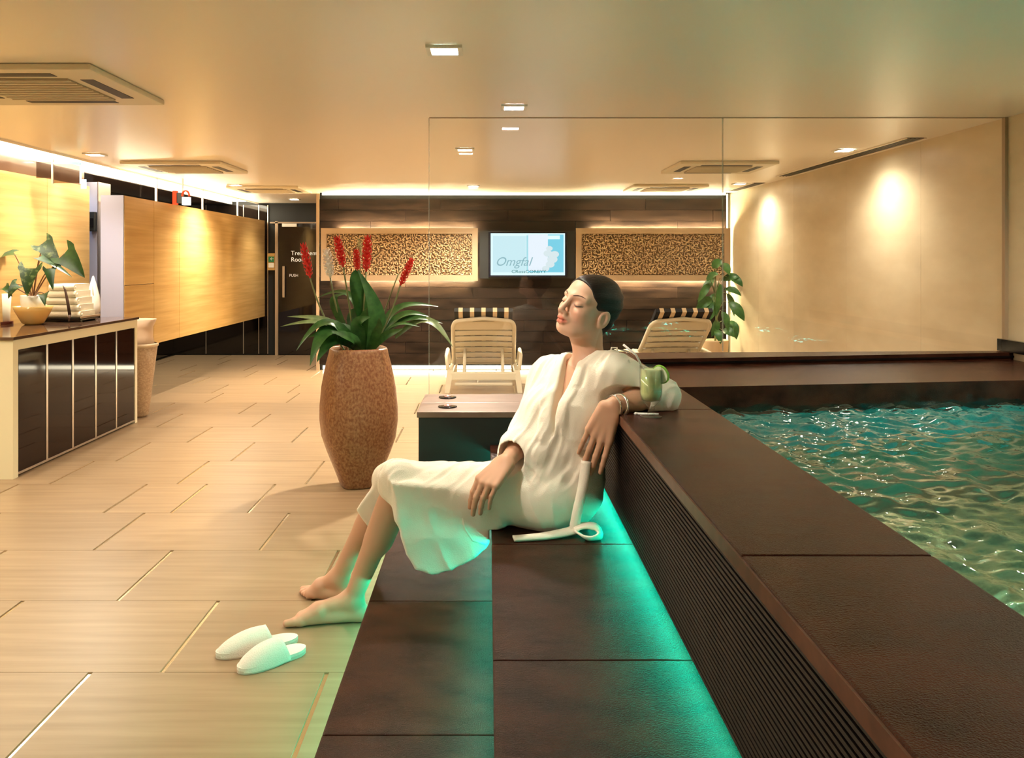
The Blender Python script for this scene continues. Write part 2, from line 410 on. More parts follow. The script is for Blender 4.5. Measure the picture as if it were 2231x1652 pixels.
cassette(-2.90,-2.10,9.55,10.3,'far ceiling air unit near the corridor entrance')
def slot(y0, y1, label):
    t = empty('air_slot_diffuser', (2.89,(y0+y1)/2,ZC-.01), label, 'air vent', 'linear air slots along the stone wall')
    box('recess', (2.83,2.95,y0,y1,ZC-.006,ZC-.001), M('slot_brown',(.11,.08,.055),.5), t)
    for x in (2.82,2.95): box('edge', (x-.006,x+.006,y0-.006,y1+.006,ZC-.010,ZC-.001), m_ceil, t)
    for k in range(3): box('blade', (2.85+.03*k,2.855+.03*k,y0,y1,ZC-.009,ZC-.005), m_slot, t)
slot(5.82,8.43,'long dark air slot in the ceiling along the stone wall')
slot(9.18,10.2,'short far air slot in the ceiling corner')

# ------------------------------------------------------------------ wall art panels and television
def art(x0, x1, z0, z1, label, seed):
    t = empty('chip_art_panel', ((x0+x1)/2,DB-.1,z0), label, 'wall art', 'framed chip panels on the dark wall')
    yf = DB-.14; f = .07
    box('backing', (x0+.01,x1-.01,yf+.03,yf+.05,z0+.01,z1-.01), M('chip_backing',(.20,.125,.065),.6), t)
    box('frame_rail', (x0,x1,yf-.01,yf+.05,z1-f,z1), m_frame, t); box('frame_rail', (x0,x1,yf-.01,yf+.05,z0,z0+f), m_frame, t)
    box('frame_stile', (x0,x0+f,yf-.01,yf+.05,z0+f,z1-f), m_frame, t); box('frame_stile', (x1-f,x1,yf-.01,yf+.05,z0+f,z1-f), m_frame, t)
    r = random.Random(seed); mb = MB()
    n = 0
    nx, nz = int((x1-x0-2*f)/.027), int((z1-z0-2*f)/.025)
    for i in range(nx):
        for j in range(nz):
            c = Vector((x0+f+(i+.5+r.uniform(-.4,.4))*(x1-x0-2*f)/nx, yf+.024-r.random()*.012, z0+f+(j+.5+r.uniform(-.4,.4))*(z1-z0-2*f)/nz))
            a = r.uniform(0,math.pi); u = Vector((math.cos(a),r.uniform(-.35,.35),math.sin(a))).normalized()
            v = u.cross(Vector((0,1,0))).normalized(); wv = u.cross(v)
            l, b_, h = r.uniform(.016,.030), r.uniform(.006,.011), .011
            P = [c+u*l, c+v*b_, c-u*l, c-v*b_]
            P2 = [p+wv*0+Vector((0,-h,0)) for p in (c+u*l*.55+v*b_*.2, c+v*b_*.5, c-u*l*.5, c-v*b_*.5)]
            mb.raw(P+P2, [[0,1,5,4],[1,2,6,5],[2,3,7,6],[3,0,4,7],[4,5,6,7]])
    mb.build('wood_chips', M('wood_chips',(.92,.74,.46),.3,spec=.5,col2=(.56,.36,.19),scale=(28,28,28),detail=2,fac=(.35,.62)), t, kind='stuff')
    box('halo_lamp', (x0+.20,x1-.04,DB-.065,DB-.055,z1-.022,z1-.010), EM_HALO, t)
    box('halo_lamp', (x0+.20,x1-.04,DB-.065,DB-.055,z0+.010,z0+.022), EM_HALO, t)
    box('cleat', (x0+.1,x1-.1,DB-.09,DB-.0,z0+.2,z0+.4), m_blackm, t)
z0, z1 = at(0,612,DB-.15).z, at(0,497,DB-.15).z
art(at(699,0,DB-.15).x, at(1041,0,DB-.15).x, z0, z1, 'framed panel of pale wood chips left of the television', 5)
art(at(1255,0,DB-.15).x, at(1591,0,DB-.15).x, z0, z1, 'framed panel of pale wood chips right of the television', 9)
tv = empty('wall_television', (at(1148,0,DB).x,DB-.1,z0), 'black television showing a pale blue slide between the chip panels', 'television')
a, b2 = at(1045,503,DB-.13), at(1253,607,DB-.13); yf = DB-.13
box('housing', (a.x,b2.x,yf,DB-.01,b2.z,a.z), m_blackm, tv)
a, b2 = at(1064,505,yf-.02), at(1236,604,yf-.02)
box('bezel', (a.x,b2.x,yf-.02,yf+.01,b2.z,a.z), M('bezel',(.006,.006,.012),.25), tv, bev=.006)
a, b2 = at(1069,508.5,yf-.024), at(1231,600,yf-.024); ys = yf-.0225
sw, sh = b2.x-a.x, a.z-b2.z
def scr(name, u0, u1, v0, v1, col, s, k): box(name, (a.x+u0*sw,a.x+u1*sw,ys-.0006*k,ys+.001,a.z-v1*sh,a.z-v0*sh), emit_mat('screen_'+name, col, s*.8), tv)
scr('screen', 0,1,0,1,(.72,.92,.96),.85,1)
scr('slide_left', .03,.475,.06,.93,(.60,.84,.91),.8,2)
scr('slide_divider', .483,.497,.05,.9,(.38,.78,.88),.7,3)
scr('slide_right', .5,.98,.03,.93,(.22,.68,.86),.75,2)
scr('slide_cloud', .505,.77,.03,.9,(.80,.88,.97),.82,3)
r = random.Random(2); mb = MB()
for (u, v, q) in ((.79,.36,.045),(.86,.5,.06),(.83,.62,.07),(.80,.74,.06),(.77,.48,.06),(.74,.84,.05)):
    pts = [(a.x+u*sw+math.cos(t*.4488)*q*sw, ys-.0022, a.z-v*sh+math.sin(t*.4488)*q*1.3*sh) for t in range(14)]
    mb.extrude(pts, (0,.0015,0))
mb.build('slide_flower', emit_mat('slide_flower_glow',(.80,.93,.97),.56), tv)
scr('slide_bar', .77,.93,.05,.14,(.62,.92,.93),1.0,3)
p = (a.x+.06*sw, ys-.003, a.z-.77*sh); text_obj('slide_script', 'Omgfal', .15, p, emit_mat('script_ink',(.38,.68,.76),.45), tv, shear=.35, ext=.0005)
p = (a.x+.28*sw, ys-.003, a.z-.945*sh); text_obj('slide_caption', 'CRossCORBYY', .052, p, emit_mat('caption_ink',(.01,.34,.30),.4), tv, ext=.0005, sx=1.25)

# ------------------------------------------------------------------ whirlpool tub, bench, step
HL = .834; XO = .4526; XI = .794; ZW = .70; SEAT = .42; STEP = .20
tb = empty('whirlpool_tub', (1.8,2.6,0), 'raised brown stone whirlpool tub with ribbed side and wide coping', 'tub')
e = [.25,1.54,3.05,4.55,5.0]
for a, b in zip(e[:-1], e[1:]):
    MB().box(XO,XI,a+.002,b-.002,HL-.035,HL,bev=.004).build('coping_slab', m_granite, tb)
MB().box(XO-.004,XO+.004,.25,5.0,HL-.033,HL-.004).build('coping_edge', m_copper, tb)
box('side_wall', (XO+.012,XI-.01,.25,5.0,SEAT+.05,HL-.035), m_granite, tb); box('plinth', (XO+.05,XI-.01,.25,5.0,0,SEAT+.05), m_granite, tb)
ribp = 0.0122; RB = SEAT+.048; nr = int((HL-.035-RB)/ribp)
mbr = MB(); sec = [(0,0),(-.009,.002),(-.0115,.0055),(-.009,.009),(0,.0112)]
mbr.extrude([(.013+x,.0,z) for x,z in sec], (0,4.15,0))
ribme = mesh_data('rib', mbr.V, mbr.F, m_rib)
for i in range(nr): inst('rib', ribme, (XO-.001,.25,RB+i*ribp), tb)
EM = EM_TEAL
box('seat_glow_strip', (XO+.014,XO+.030,.30,4.38,SEAT+.040,SEAT+.0495), EM, tb)
# back shelf, riser and rear coping (slightly out of square, as in the room)
MB().prism([(XI+.001,3.86),(XR-.002,4.16),(XR-.002,4.94),(XI+.001,4.60)], .55, .792).build('back_shelf', m_granite, tb)
MB().prism([(XI+.001,4.60),(XR-.002,4.94),(XR-.002,5.03),(XI+.001,4.93)], .55, HL).build('rear_coping', m_granite, tb)
MB().prism([(XI+.001,4.592),(XR-.002,4.932),(XR-.002,4.938),(XI+.001,4.598)], .806, .816).build('riser_line', m_rib, tb)
m_basin = M('basin_mosaic', (.002,.20,.19), .4, col2=(.006,.32,.30), scale=(40,40,40), detail=2)
b = MB(); b.box(XI-.008,XR-.002,.25,4.3,-.12,-.06); b.box(XI-.008,XI+.0,.25,4.2,-.06,HL-.04)
b.box(XI,XR-.002,.2,.25,-.06,HL-.04); b.box(XR-.03,XR-.002,.25,4.16,-.06,HL-.04)
b.build('basin', m_basin, tb)
MB().prism([(XI+.001,3.87),(XR-.03,4.17),(XR-.03,4.22),(XI+.001,3.92)], -.06, .6).build('basin_back', m_basin, tb)
box('near_coping', (XI,XR-.002,-.05,.25,0,HL), m_granite, tb)
for i,(x,y) in enumerate(((2.96,1.1),(2.96,2.2),(2.96,3.3),(2.0,.27),(1.2,.27))):
    o = empty('pool_lamp', (x,y,.25), ('underwater lamp on the stone wall side, near the viewer','underwater lamp on the stone wall side, in the middle','underwater lamp on the stone wall side, near the back shelf','underwater lamp in the near tub wall, middle','underwater lamp in the near tub wall beside the coping')[i], 'pool lamp', 'underwater lamps of the tub')
    nv = Vector((-1,0,0)) if x > 2.5 else Vector((0,1,0))
    pts = [Vector((x,y,.25))+nv.cross(Vector((0,0,1)))*.07*math.cos(t*.5236)+Vector((0,0,1))*.07*math.sin(t*.5236) for t in range(12)]
    MB().extrude(pts, nv*.01).build('lens', emit_mat('pool_lens',(.05,1.0,.85),8), o)
    ld = bpy.data.lights.new('lamp','SPOT'); ld.energy = 9; ld.color = (.01,.86,.88); ld.shadow_soft_size = .07; ld.spot_size = 2.7; ld.spot_blend = .6
    lo = bpy.data.objects.new('lamp', ld); COL.objects.link(lo); lo.parent = o; lo.location = nv*.03; lo.rotation_euler = nv.to_track_quat('-Z','Y').to_euler()
# water
def waves(x, y):
    z = 0
    rr = random.Random(11)
    for k in range(40):
        an = rr.uniform(0,2*math.pi); lam = .035*8**rr.random(); ph_ = rr.uniform(0,6.28); am = .0040*(lam/.25)**.8
        z = z+am*np.sin(2*math.pi/lam*(x*math.cos(an)+y*math.sin(an)+.03*np.sin(7*x+3*y+ph_))+ph_)
    return z*.55
nx, ny = 190, 300
gx = np.linspace(XI+.001, XR-.031, nx); V = []
for j in range(ny):
    t = j/(ny-1); yb = .251; ye0, ye1 = 3.869, 4.169
    for i in range(nx):
        s_ = i/(nx-1); V.append((gx[i], yb+t*((ye0+(ye1-ye0)*s_)-yb), 0))
A = np.array(V); A[:,2] = ZW+waves(A[:,0],A[:,1])
F = [[j*nx+i, j*nx+i+1, (j+1)*nx+i+1, (j+1)*nx+i] for j in range(ny-1) for i in range(nx-1)]
m_water = M('water', (.50,1.0,.95), .03, spec=.08, trans=1.0, ior=1.33, bump=.5, bscale=(22,22,22))
add('pool_water', A.tolist(), F, m_water, None, True, label='rippling turquoise water filling the whirlpool tub', cat='water', kind='stuff')
# bench
bn = empty('stone_bench', (.2,2.5,0), 'dark stone bench seat along the ribbed tub side', 'bench')
e = [.3,1.2,2.03,2.86,3.69,4.40]
for a, b in zip(e[:-1], e[1:]): MB().box(.012,XO+.049,a+.0015,b-.0015,SEAT-.04,SEAT,bev=.004).build('seat_slab', m_granite, bn)
box('riser', (.055,XO,.3,4.40,.0,SEAT-.04), m_granite, bn)
box('glow_strip', (.035,.045,.35,4.36,SEAT-.058,SEAT-.046), EM_TEALS, bn)
st = empty('stone_step', (-.17,2.5,0), 'low dark stone step in front of the bench with teal glow beneath', 'step')
e = [.47,1.29,2.11,2.94,3.76,4.40]
for a, b in zip(e[:-1], e[1:]): MB().box(-.406,.053,a+.0015,b-.0015,STEP-.04,STEP,bev=.004).build('step_slab', m_granite, st)
box('step_riser', (-.35,.053,.47,4.40,.0,STEP-.04), m_granite, st)
box('glow_strip', (-.372,-.362,.5,4.36,STEP-.058,STEP-.046), EM_TEALS, st)
# low platform block at the bench end
pb = empty('stone_platform', (.05,4.7,0), 'low dark stone block with pinkish top at the bench end', 'platform')
box('block_body', (-.355,XO-.002,4.415,5.0,.0,.556), m_blackm, pb)
for a, b in ((4.41,4.70),(4.70,5.0)): MB().box(-.364,XO-.002,a+.001,b-.001,.556,.586,bev=.003).build('top_slab', M('platform_top',(.15,.085,.06),.4,col2=(.21,.125,.09),scale=(6,12,6),detail=6), pb)
for (x,y,n) in ((-.228,4.87,'far'),(-.213,4.56,'near')):
    t = empty('recessed_uplight', (x,y,.586), 'round black uplight on the stone block, the %s one' % ('one beside the glass' if n=='far' else 'one nearer the front edge'), 'uplight', 'uplights on the stone block')
    MB().lathe((x,y,.586), [(.05,0),(.05,.005),(.036,.006)], 24, capt=True).build('bezel', m_black, t, True)
    MB().lathe((x,y,.5925), [(.0,.0),(.022,.0),(.018,.006),(.0,.008)], 16, capb=False).build('lens', M('lens_pink_reflection',(.85,.55,.55),.15,metal=.6), t, True)  # pinkish reflection is painted into the lens colour
# glass partition standing on the block and the rear coping
gp = empty('glass_partition', (1.3,DG,.586), 'tall frameless clear glass screen behind the tub', 'glass screen')
xs = at(1575,0,DG).x
MB().extrude([(-.34,DG,.587),(XO-.003,DG,.587),(XO-.003,DG,HL+.001),(xs-.003,DG,HL+.001),(xs-.003,DG,ZC-.004),(-.34,DG,ZC-.004)], (0,.01,0)).build('pane', m_glass, gp)
MB().box(xs+.003,XR-.02,DG,DG+.01,HL+.001,ZC-.004).build('pane', m_glass, gp)
box('joint_seal', (xs-.003,xs+.003,DG-.001,DG+.011,HL,ZC-.004), m_gedge, gp)
box('wall_channel', (XR-.02,XR,DG-.01,DG+.02,HL+.002,ZC), m_frame, gp)
box('head_channel', (-.34,XR-.02,DG-.001,DG+.011,ZC-.004,ZC), m_frame, gp)
box('edge_strip', (-.343,-.34,DG-.001,DG+.011,.587,ZC-.004), m_gedge, gp)
box('baseboard_right', (XR-.03,XR-.001,2.0,DG+.05,HL+.001,HL+.07), m_black, kind='structure')
# ------------------------------------------------------------------ console on the left
CX0, CX1, CY0, CY1, CZ = -3.57, -2.95, 5.36, 7.26, .885
co = empty('console_cabinet', ((CX0+CX1)/2,(CY0+CY1)/2,0), 'long console with five dark glossy doors in a cream frame', 'console')
box('carcass', (CX0,CX1-.02,CY0+.06,CY1-.06,.03,CZ-.08), m_blackm, co)
box('end_leg', (CX0,CX1,CY0,CY0+.06,0,CZ-.02), m_cream, co); box('end_leg', (CX0,CX1,CY1-.045,CY1,0,CZ-.02), m_cream, co)
box('top_rail', (CX0,CX1,CY0+.06,CY1-.045,CZ-.085,CZ-.02), m_cream, co)
m_door = M('dark_gloss_door', (.020,.008,.005), .05, spec=.12)
ne = np.linspace(CY0+.06, CY1-.045, 6)
for i in range(5):
    d_ = box('door', (CX1-.02,CX1-.004,ne[i]+.012,ne[i+1]-.012,.03,CZ-.09), m_door, co)
for i in range(1,5): box('mullion', (CX1-.02,CX1-.001,ne[i]-.012,ne[i]+.012,.03,CZ-.085), m_steel, co)
box('bottom_rail', (CX0,CX1-.002,CY0+.06,CY1-.045,.015,.03), m_steel, co)
MB().box(CX0,CX1+.012,CY0-.015,CY1+.012,CZ-.02,CZ,bev=.003).build('worktop', M('console_top',(.10,.055,.035),.06,spec=.7), co)
CZ += .0005
# things on the console
m_amber = M('amber_glass', (.92,.62,.22), .12, trans=.35, sss=.0, emit=(1,.6,.15), es=.0)
bp = at(72,706,6.42); bp.z = CZ
pp = empty('potted_arrowhead_plant', bp, 'arrow leaved plant in a yellow bowl on the console', 'potted plant')
MB().lathe(bp, [(.055,0),(.075,.012),(.125,.10),(.138,.135),(.130,.135),(.115,.10),(.07,.02)], 32, capt=True).build('bowl', m_amber, pp, True)
MB().lathe(bp, [(.075,.022),(.082,.15),(.088,.215),(.080,.215),(.074,.16)], 24, capt=True).build('inner_pot', m_white, pp, True)
m_vleaf = M('variegated_leaf', (.015,.05,.012), .35, col2=(.20,.27,.10), scale=(30,30,30), fac=(.5,.75))
m_vleaf2 = M('dark_arrow_leaf', (.012,.045,.012), .32, col2=(.03,.09,.02), scale=(20,20,20))
def leaf(name, pts, width, mat, parent, nrm=(0,-1,.3), seg=12, prof=None, fold=.18, barb=0.0, twist=0.0):
    P = [Vector(p) for p in pts]; n = len(P)
    def bez(t):
        Q = P[:]
        while len(Q) > 1: Q = [Q[i].lerp(Q[i+1], t) for i in range(len(Q)-1)]
        return Q[0]
    V = []; F = []; nv0 = Vector(nrm).normalized()
    for i in range(seg+1):
        t = i/seg; c = bez(t); tg = (bez(min(1,t+.02))-bez(max(0,t-.02))).normalized()
        nv = (nv0-tg*nv0.dot(tg)).normalized()
        if twist: nv = Matrix.Rotation(twist*t, 3, tg) @ nv
        sd = tg.cross(nv)
        wd = width*(prof(t) if prof else math.sin(math.pi*min(1,.06+t*.94))**.8*(1-.25*t))
        bk = -tg*barb*wd*(1-t)**3
        V += [c+sd*wd+nv*fold*wd+bk, c+sd*wd*.5+nv*fold*wd*.35, c, c-sd*wd*.5+nv*fold*wd*.35, c-sd*wd+nv*fold*wd+bk]
    for i in range(seg):
        for k in range(4): F.append([i*5+k, i*5+k+1, (i+1)*5+k+1, (i+1)*5+k])
    k0 = len(V); th = Vector(nrm).normalized()*-.0012
    V2 = [v+th for v in V]; F2 = [[j+k0 for j in f[::-1]] for f in F]
    return add(name, V+V2, F+F2, mat, parent, True)
arrow = lambda t: (1-t)**.8*(1.15 if t < .3 else 1.0)*min(1,.75+t*1.5)
crown = bp+Vector((0,0,.19))
def aleaf(bx, by, tx, ty, w_, d, mat, nrm=(.3,-1,.25), mid=None, sag=0):
    a, b = at(bx,by,d), at(tx,ty,d-.03)
    m_ = (a+b)/2+Vector((0,-.02,.03))
    stem = MB(); c1 = crown.lerp(a,.6)+Vector((0,0,.05)); n_ = 8
    pts = [crown*(1-t)**2+c1*2*t*(1-t)+a*t*t for t in np.linspace(0,1,n_)]
    stem.tube(pts, [.006-.003*i/n_ for i in range(n_)], 6).build('stem', M('reddish_stem',(.22,.10,.04),.5), pp, True)
    leaf('leaf', [a,m_,b+(b-a)*.12], w_*1.2, mat, pp, nrm, 10, arrow, .12, .7)
aleaf(93,530,130,580,.068,6.42,m_vleaf,(.2,-1,.3)); aleaf(140,553,180,600,.085,6.38,m_vleaf2,(-.2,-1,.4))
aleaf(86,560,150,600,.035,6.40,m_vleaf2,(.1,-.6,1)); aleaf(66,585,60,640,.075,6.32,m_vleaf,(0,-1,.1))
aleaf(30,552,-12,570,.05,6.42,m_vleaf2,(-.3,-.6,1)); aleaf(108,585,115,628,.040,6.36,m_vleaf2,(.4,-1,.1))
aleaf(38,620,20,648,.04,6.34,m_vleaf,(.2,-1,.5)); aleaf(95,640,98,664,.036,6.30,m_vleaf2,(.2,-1,.2))
aleaf(10,625,25,645,.03,6.36,m_vleaf2,(.3,-1,.4))
# towels on a tray
tp = at(152,702,6.80); tp.z = CZ
tr = empty('black_tray', tp, 'low black wooden tray under the stacked white towels', 'tray')
MB().box(tp.x-.17,tp.x+.17,tp.y-.16,tp.y+.16,CZ+.012,CZ+.03,bev=.004).build('tray_base', m_black, tr)
for s in (-1,1): box('tray_foot', (tp.x-.15,tp.x+.15,tp.y+s*.12-.015,tp.y+s*.12+.015,CZ,CZ+.012), m_black, tr)
for s in (-1,1): box('tray_rim', (tp.x+s*.165-.006,tp.x+s*.165+.006,tp.y-.16,tp.y+.16,CZ+.03,CZ+.045), m_frame, tr)
m_towel = M('white_terry', (.82,.76,.62), .9, bump=.6, bscale=(220,220,220), spec=.1)
zt = CZ+.0305; ordw = ['lowest','second','third','fourth','topmost']
for i in range(5):
    hw = .145-.012*i; tt = empty('folded_towel', (tp.x,tp.y,zt), 'white folded towel on the console tray, %s of its stack' % ordw[i], 'towel', 'towels stacked on the tray')
    b = MB(); h = .052
    # folded profile: rounded front edge
    sec = []
    for k in range(9):
        an = -math.pi/2+math.pi*k/8; sec.append((math.cos(an)*h/2, math.sin(an)*h/2+h/2))
    pts = [(tp.x-hw, tp.y-.11+0*0-x_, zt+z_) for x_, z_ in sec]+[(tp.x-hw, tp.y+.12, zt+h),(tp.x-hw, tp.y+.12, zt)]
    b.extrude(pts, (2*hw,0,0)); b.build('fold', m_towel, tt)
    pts2 = [(tp.x-hw*.98, tp.y-.10-x_*.55, zt+h/2+(z_-h/2)*.35) for x_, z_ in sec]
    MB().extrude(pts2, (2*hw*1.01,0,0)).build('inner_fold', m_towel, tt)
    zt += h+.0005
tw_ = empty('dark_twig', at(146,700,6.58), 'thin dark twig leaning before the white towels', 'twig')
MB().tube([at(152,686,6.57),at(147,655,6.6),at(142,632,6.60),at(137,622,6.60)], [.012,.011,.008,.003], 7).build('stick', M('twig',(.06,.025,.012),.6), tw_, True)
MB().tube([at(150,700,6.55),at(152,686,6.57)], [.006,.011], 7).build('tip', M('twig',(.06,.025,.012),.6), tw_, True)
vp = at(203,700,7.12); vp.z = CZ
vs_ = empty('teardrop_vase', vp, 'white teardrop vase at the far end of the console', 'vase')
MB().lathe(vp, [(.02,0),(.03,.01),(.055,.06),(.058,.11),(.048,.19),(.026,.28),(.006,.345),(.001,.35)], 24).build('vase_body', M('white_glaze',(.82,.76,.68),.2), vs_, True)
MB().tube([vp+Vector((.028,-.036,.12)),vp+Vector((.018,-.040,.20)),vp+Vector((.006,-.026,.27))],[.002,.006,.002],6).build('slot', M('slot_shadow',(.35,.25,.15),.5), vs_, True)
MB().lathe(vp, [(.034,0),(.034,.008),(.02,.012)], 20, capt=True).build('base_ring', m_black, vs_, True)
kp = at(-2,707,6.45); kp.z = CZ
ca = empty('frosted_candle_glass', kp, 'pale frosted candle glass cut by the left frame edge', 'candle')
MB().lathe(kp+Vector((0,0,.02)), [(.068,0),(.072,.005),(.082,.21),(.076,.21),(.065,.03)], 24, capt=True).build('cup', M('frosted',(.86,.80,.62),.5,trans=.2), ca, True)
MB().lathe(kp+Vector((0,0,.04)), [(.06,0),(.062,.11),(.012,.115)], 20, capt=True).build('wax', M('wax',(.86,.76,.52),.5), ca, True)
MB().lathe(kp, [(.095,0),(.095,.02)], 24, capt=True).build('coaster', M('coaster_red',(.10,.02,.012),.3), ca)
# beige planter behind the console end
bv = Vector((-3.045,7.52,0))
fv = empty('beige_floor_vase', bv, 'tall beige tapered basket standing at the far console end', 'basket')
MB().lathe(bv, [(.06,0),(.085,.02),(.125,.35),(.158,.62),(.15,.63),(.12,.40)], 28).build('basket_body', M('wicker',(.52,.36,.22),.6,col2=(.38,.24,.14),scale=(60,60,90),bump=.6,bscale=(70,70,110)), fv, True)
MB().lathe(bv, [(.14,.60),(.118,.70),(.12,.78),(.15,.85),(.142,.85),(.10,.75)], 28).build('flared_liner', M('liner_cloth',(.66,.48,.34),.8), fv, True)
MB().lathe(bv, [(.158,.61),(.166,.62),(.166,.635),(.152,.64)], 28).build('rim_band', M('wicker_rim',(.62,.47,.30),.5), fv, True)

# hanging glass sign and exit sign
d_ = 6.76
gs = empty('hanging_glass_sign', at(130,400,d_), 'clear glass sign panes hung below the cove by the wood panel', 'sign')
m_gs = glass_mat('sign_glass', (.52,.46,.42), 1.6, .05)
m_cy = M('sign_edge_cyan', (.25,.62,.62), .2)
for (x0_, x1_, y0_, y1_) in ((79,111,352,388),(117,174,357,399)):
    a, b = at(x0_,y0_,d_), at(x1_,y1_,d_); box('pane', (a.x,b.x,d_,d_+.008,b.z,a.z), m_gs, gs)
a, b = at(112,330,d_), at(116,400,d_); box('hanger_bar', (a.x,b.x,d_-.004,d_+.014,b.z,ZC), m_steel, gs)
a, b = at(174,357,d_), at(176,400,d_); box('cyan_edge', (a.x,b.x,d_-.002,d_+.010,b.z,a.z), m_cy, gs)
a, b = at(117,353,d_), at(176,358,d_); box('cyan_edge', (a.x,b.x,d_-.002,d_+.010,b.z,a.z), m_cy, gs)
a, b = at(176,399,d_), at(187,411,d_); box('lit_tab', (a.x-.0,b.x,d_,d_+.01,b.z,a.z+.03), emit_mat('lit_tab',(.8,.92,1.0),1.2), gs)
d_ = 8.74
es_ = empty('exit_sign', at(397,447,d_), 'small red and white lit exit sign hung above the long wood panel', 'exit sign')
a, b = at(378,416,d_), at(386,446,d_); box('red_side', (a.x,b.x,d_-.03,d_+.03,b.z,a.z), emit_mat('exit_red',(1,.07,.02),1.0), es_)
a, b = at(386,420,d_), at(400,443,d_); box('dark_face', (a.x,b.x,d_-.02,d_+.02,b.z,a.z), m_blackm, es_)
a, b = at(399,430,d_), at(414,447,d_); box('white_face', (a.x,b.x,d_-.035,d_+.03,b.z,a.z), emit_mat('exit_white',(1,.9,.8),1.1), es_)
c = at(407,428,d_); pts = [c+Vector((math.cos(t*math.pi/8)*.036,-.03,math.sin(t*math.pi/8)*.055)) for t in range(9)]
MB().tube(pts, .010, 8).build('red_arch', emit_mat('exit_red',(1,.07,.02),1.0), es_, True)
box('ceiling_stem', (a.x-.01,a.x,d_-.01,d_+.01,a.z,ZC), m_white, es_)

# ------------------------------------------------------------------ terracotta pot with red ginger
pc = Vector((-.783,5.22,0))
pt = empty('flower_pot', pc, 'tall bronze terracotta pot of red ginger flowers standing on the floor', 'flower pot')
m_pot = M('mottled_terracotta', (.20,.075,.030), .36, spec=.5, col2=(.40,.21,.095), scale=(85,85,60), detail=10, fac=(.36,.72), bump=.5, bscale=(45,45,45))
prof = [(.105,0),(.115,.012),(.150,.10),(.196,.21),(.228,.30),(.241,.40),(.240,.48),(.228,.60),(.205,.72),(.183,.80),(.178,.826),(.172,.836),(.162,.830),(.160,.78),(.165,.74)]
MB().lathe(pc, [(r*.94,z) for r,z in prof], 96, power=3.0, rot=math.radians(20), capt=True).build('pot_body', m_pot, pt, True)
MB().lathe(pc+Vector((0,0,.745)), [(.148,0),(.148,.02),(.02,.03)], 32, power=3.0, rot=math.radians(20), capt=True).build('soil', M('soil',(.05,.03,.02),.9), pt)
fb = pc+Vector((0,0,.77))
def stem(pts, r0=.0065, mat=None):
    P = [Vector(p) for p in pts]
    def bez(t):
        Q = P[:]
        while len(Q) > 1: Q = [Q[i].lerp(Q[i+1], t) for i in range(len(Q)-1)]
        return Q[0]
    return MB().tube([bez(t) for t in np.linspace(0,1,10)], [r0*(1-.3*i/10) for i in range(10)], 7).build('flower_stem', mat or m_stem, pt, True)
def bract(bx, by, tx, ty, d, mat, name, wid=.022, n=9):
    a, b = at(bx,by,d), at(tx,ty,d); ax = (b-a); L_ = ax.length; ax.normalize()
    u = ax.orthogonal().normalized(); v = ax.cross(u); mb = MB(); rr = random.Random(int(bx))
    mb.tube([a,a.lerp(b,.5),a.lerp(b,.92)], [.006,.011,.005], 8)
    for i in range(n):
        t = .05+.86*i/(n-1); rad = wid*math.sin(math.pi*(.18+.72*t))**.7
        for k in range(6):
            an = 2*math.pi*k/6+i*.52+rr.uniform(-.1,.1); o = u*math.cos(an)+v*math.sin(an); sd = ax.cross(o)
            p0 = a+ax*(t*L_)+o*.004; tip = p0+ax*(L_*.17)+o*rad*1.15; mid = p0+ax*(L_*.075)+o*rad*.95
            w_ = rad*.62
            mb.raw([p0-sd*w_*.4,p0+sd*w_*.4,mid+sd*w_,tip,mid-sd*w_,mid+o*.003], [[0,1,5],[1,2,5],[2,3,5],[3,4,5],[4,0,5]])
    mb.build(name, mat, pt, True)
base = lambda dx, dy=0: fb+Vector((dx,dy,0))
FL = [ (676,606,661,534,5.20,m_red,(700,700),-.05,.021), (720,606,711,545,5.30,m_whiteb,(735,700),-.03,.025), (748,582,734,518,5.22,m_red,(765,690),-.01,.023),
       (779,590,776,545,5.32,m_red,(786,680),.02,.018), (798,592,801,517,5.18,m_red,(790,690),.02,.024), (872,622,897,566,5.16,m_red,(850,700),.06,.018) ]
for (bx,by,tx,ty,d,mt,mid,dx,wd) in FL:
    bract(bx,by,tx,ty,d,mt,'red_flower' if mt is m_red else 'white_flower',wd)
    m_ = at(mid[0],mid[1],d); stem([base(dx), m_, at(bx,by,d)], .0065)
stem([base(.05,.03), at(835,690,5.3), at(850,640,5.3), at(868,598,5.3)], .005); 
bract(784,560,783,522,5.38,M('green_bud',(.45,.45,.22),.5),'green_bud',.010,6); stem([base(0,.04),at(788,680,5.38),at(784,560,5.38)],.005)
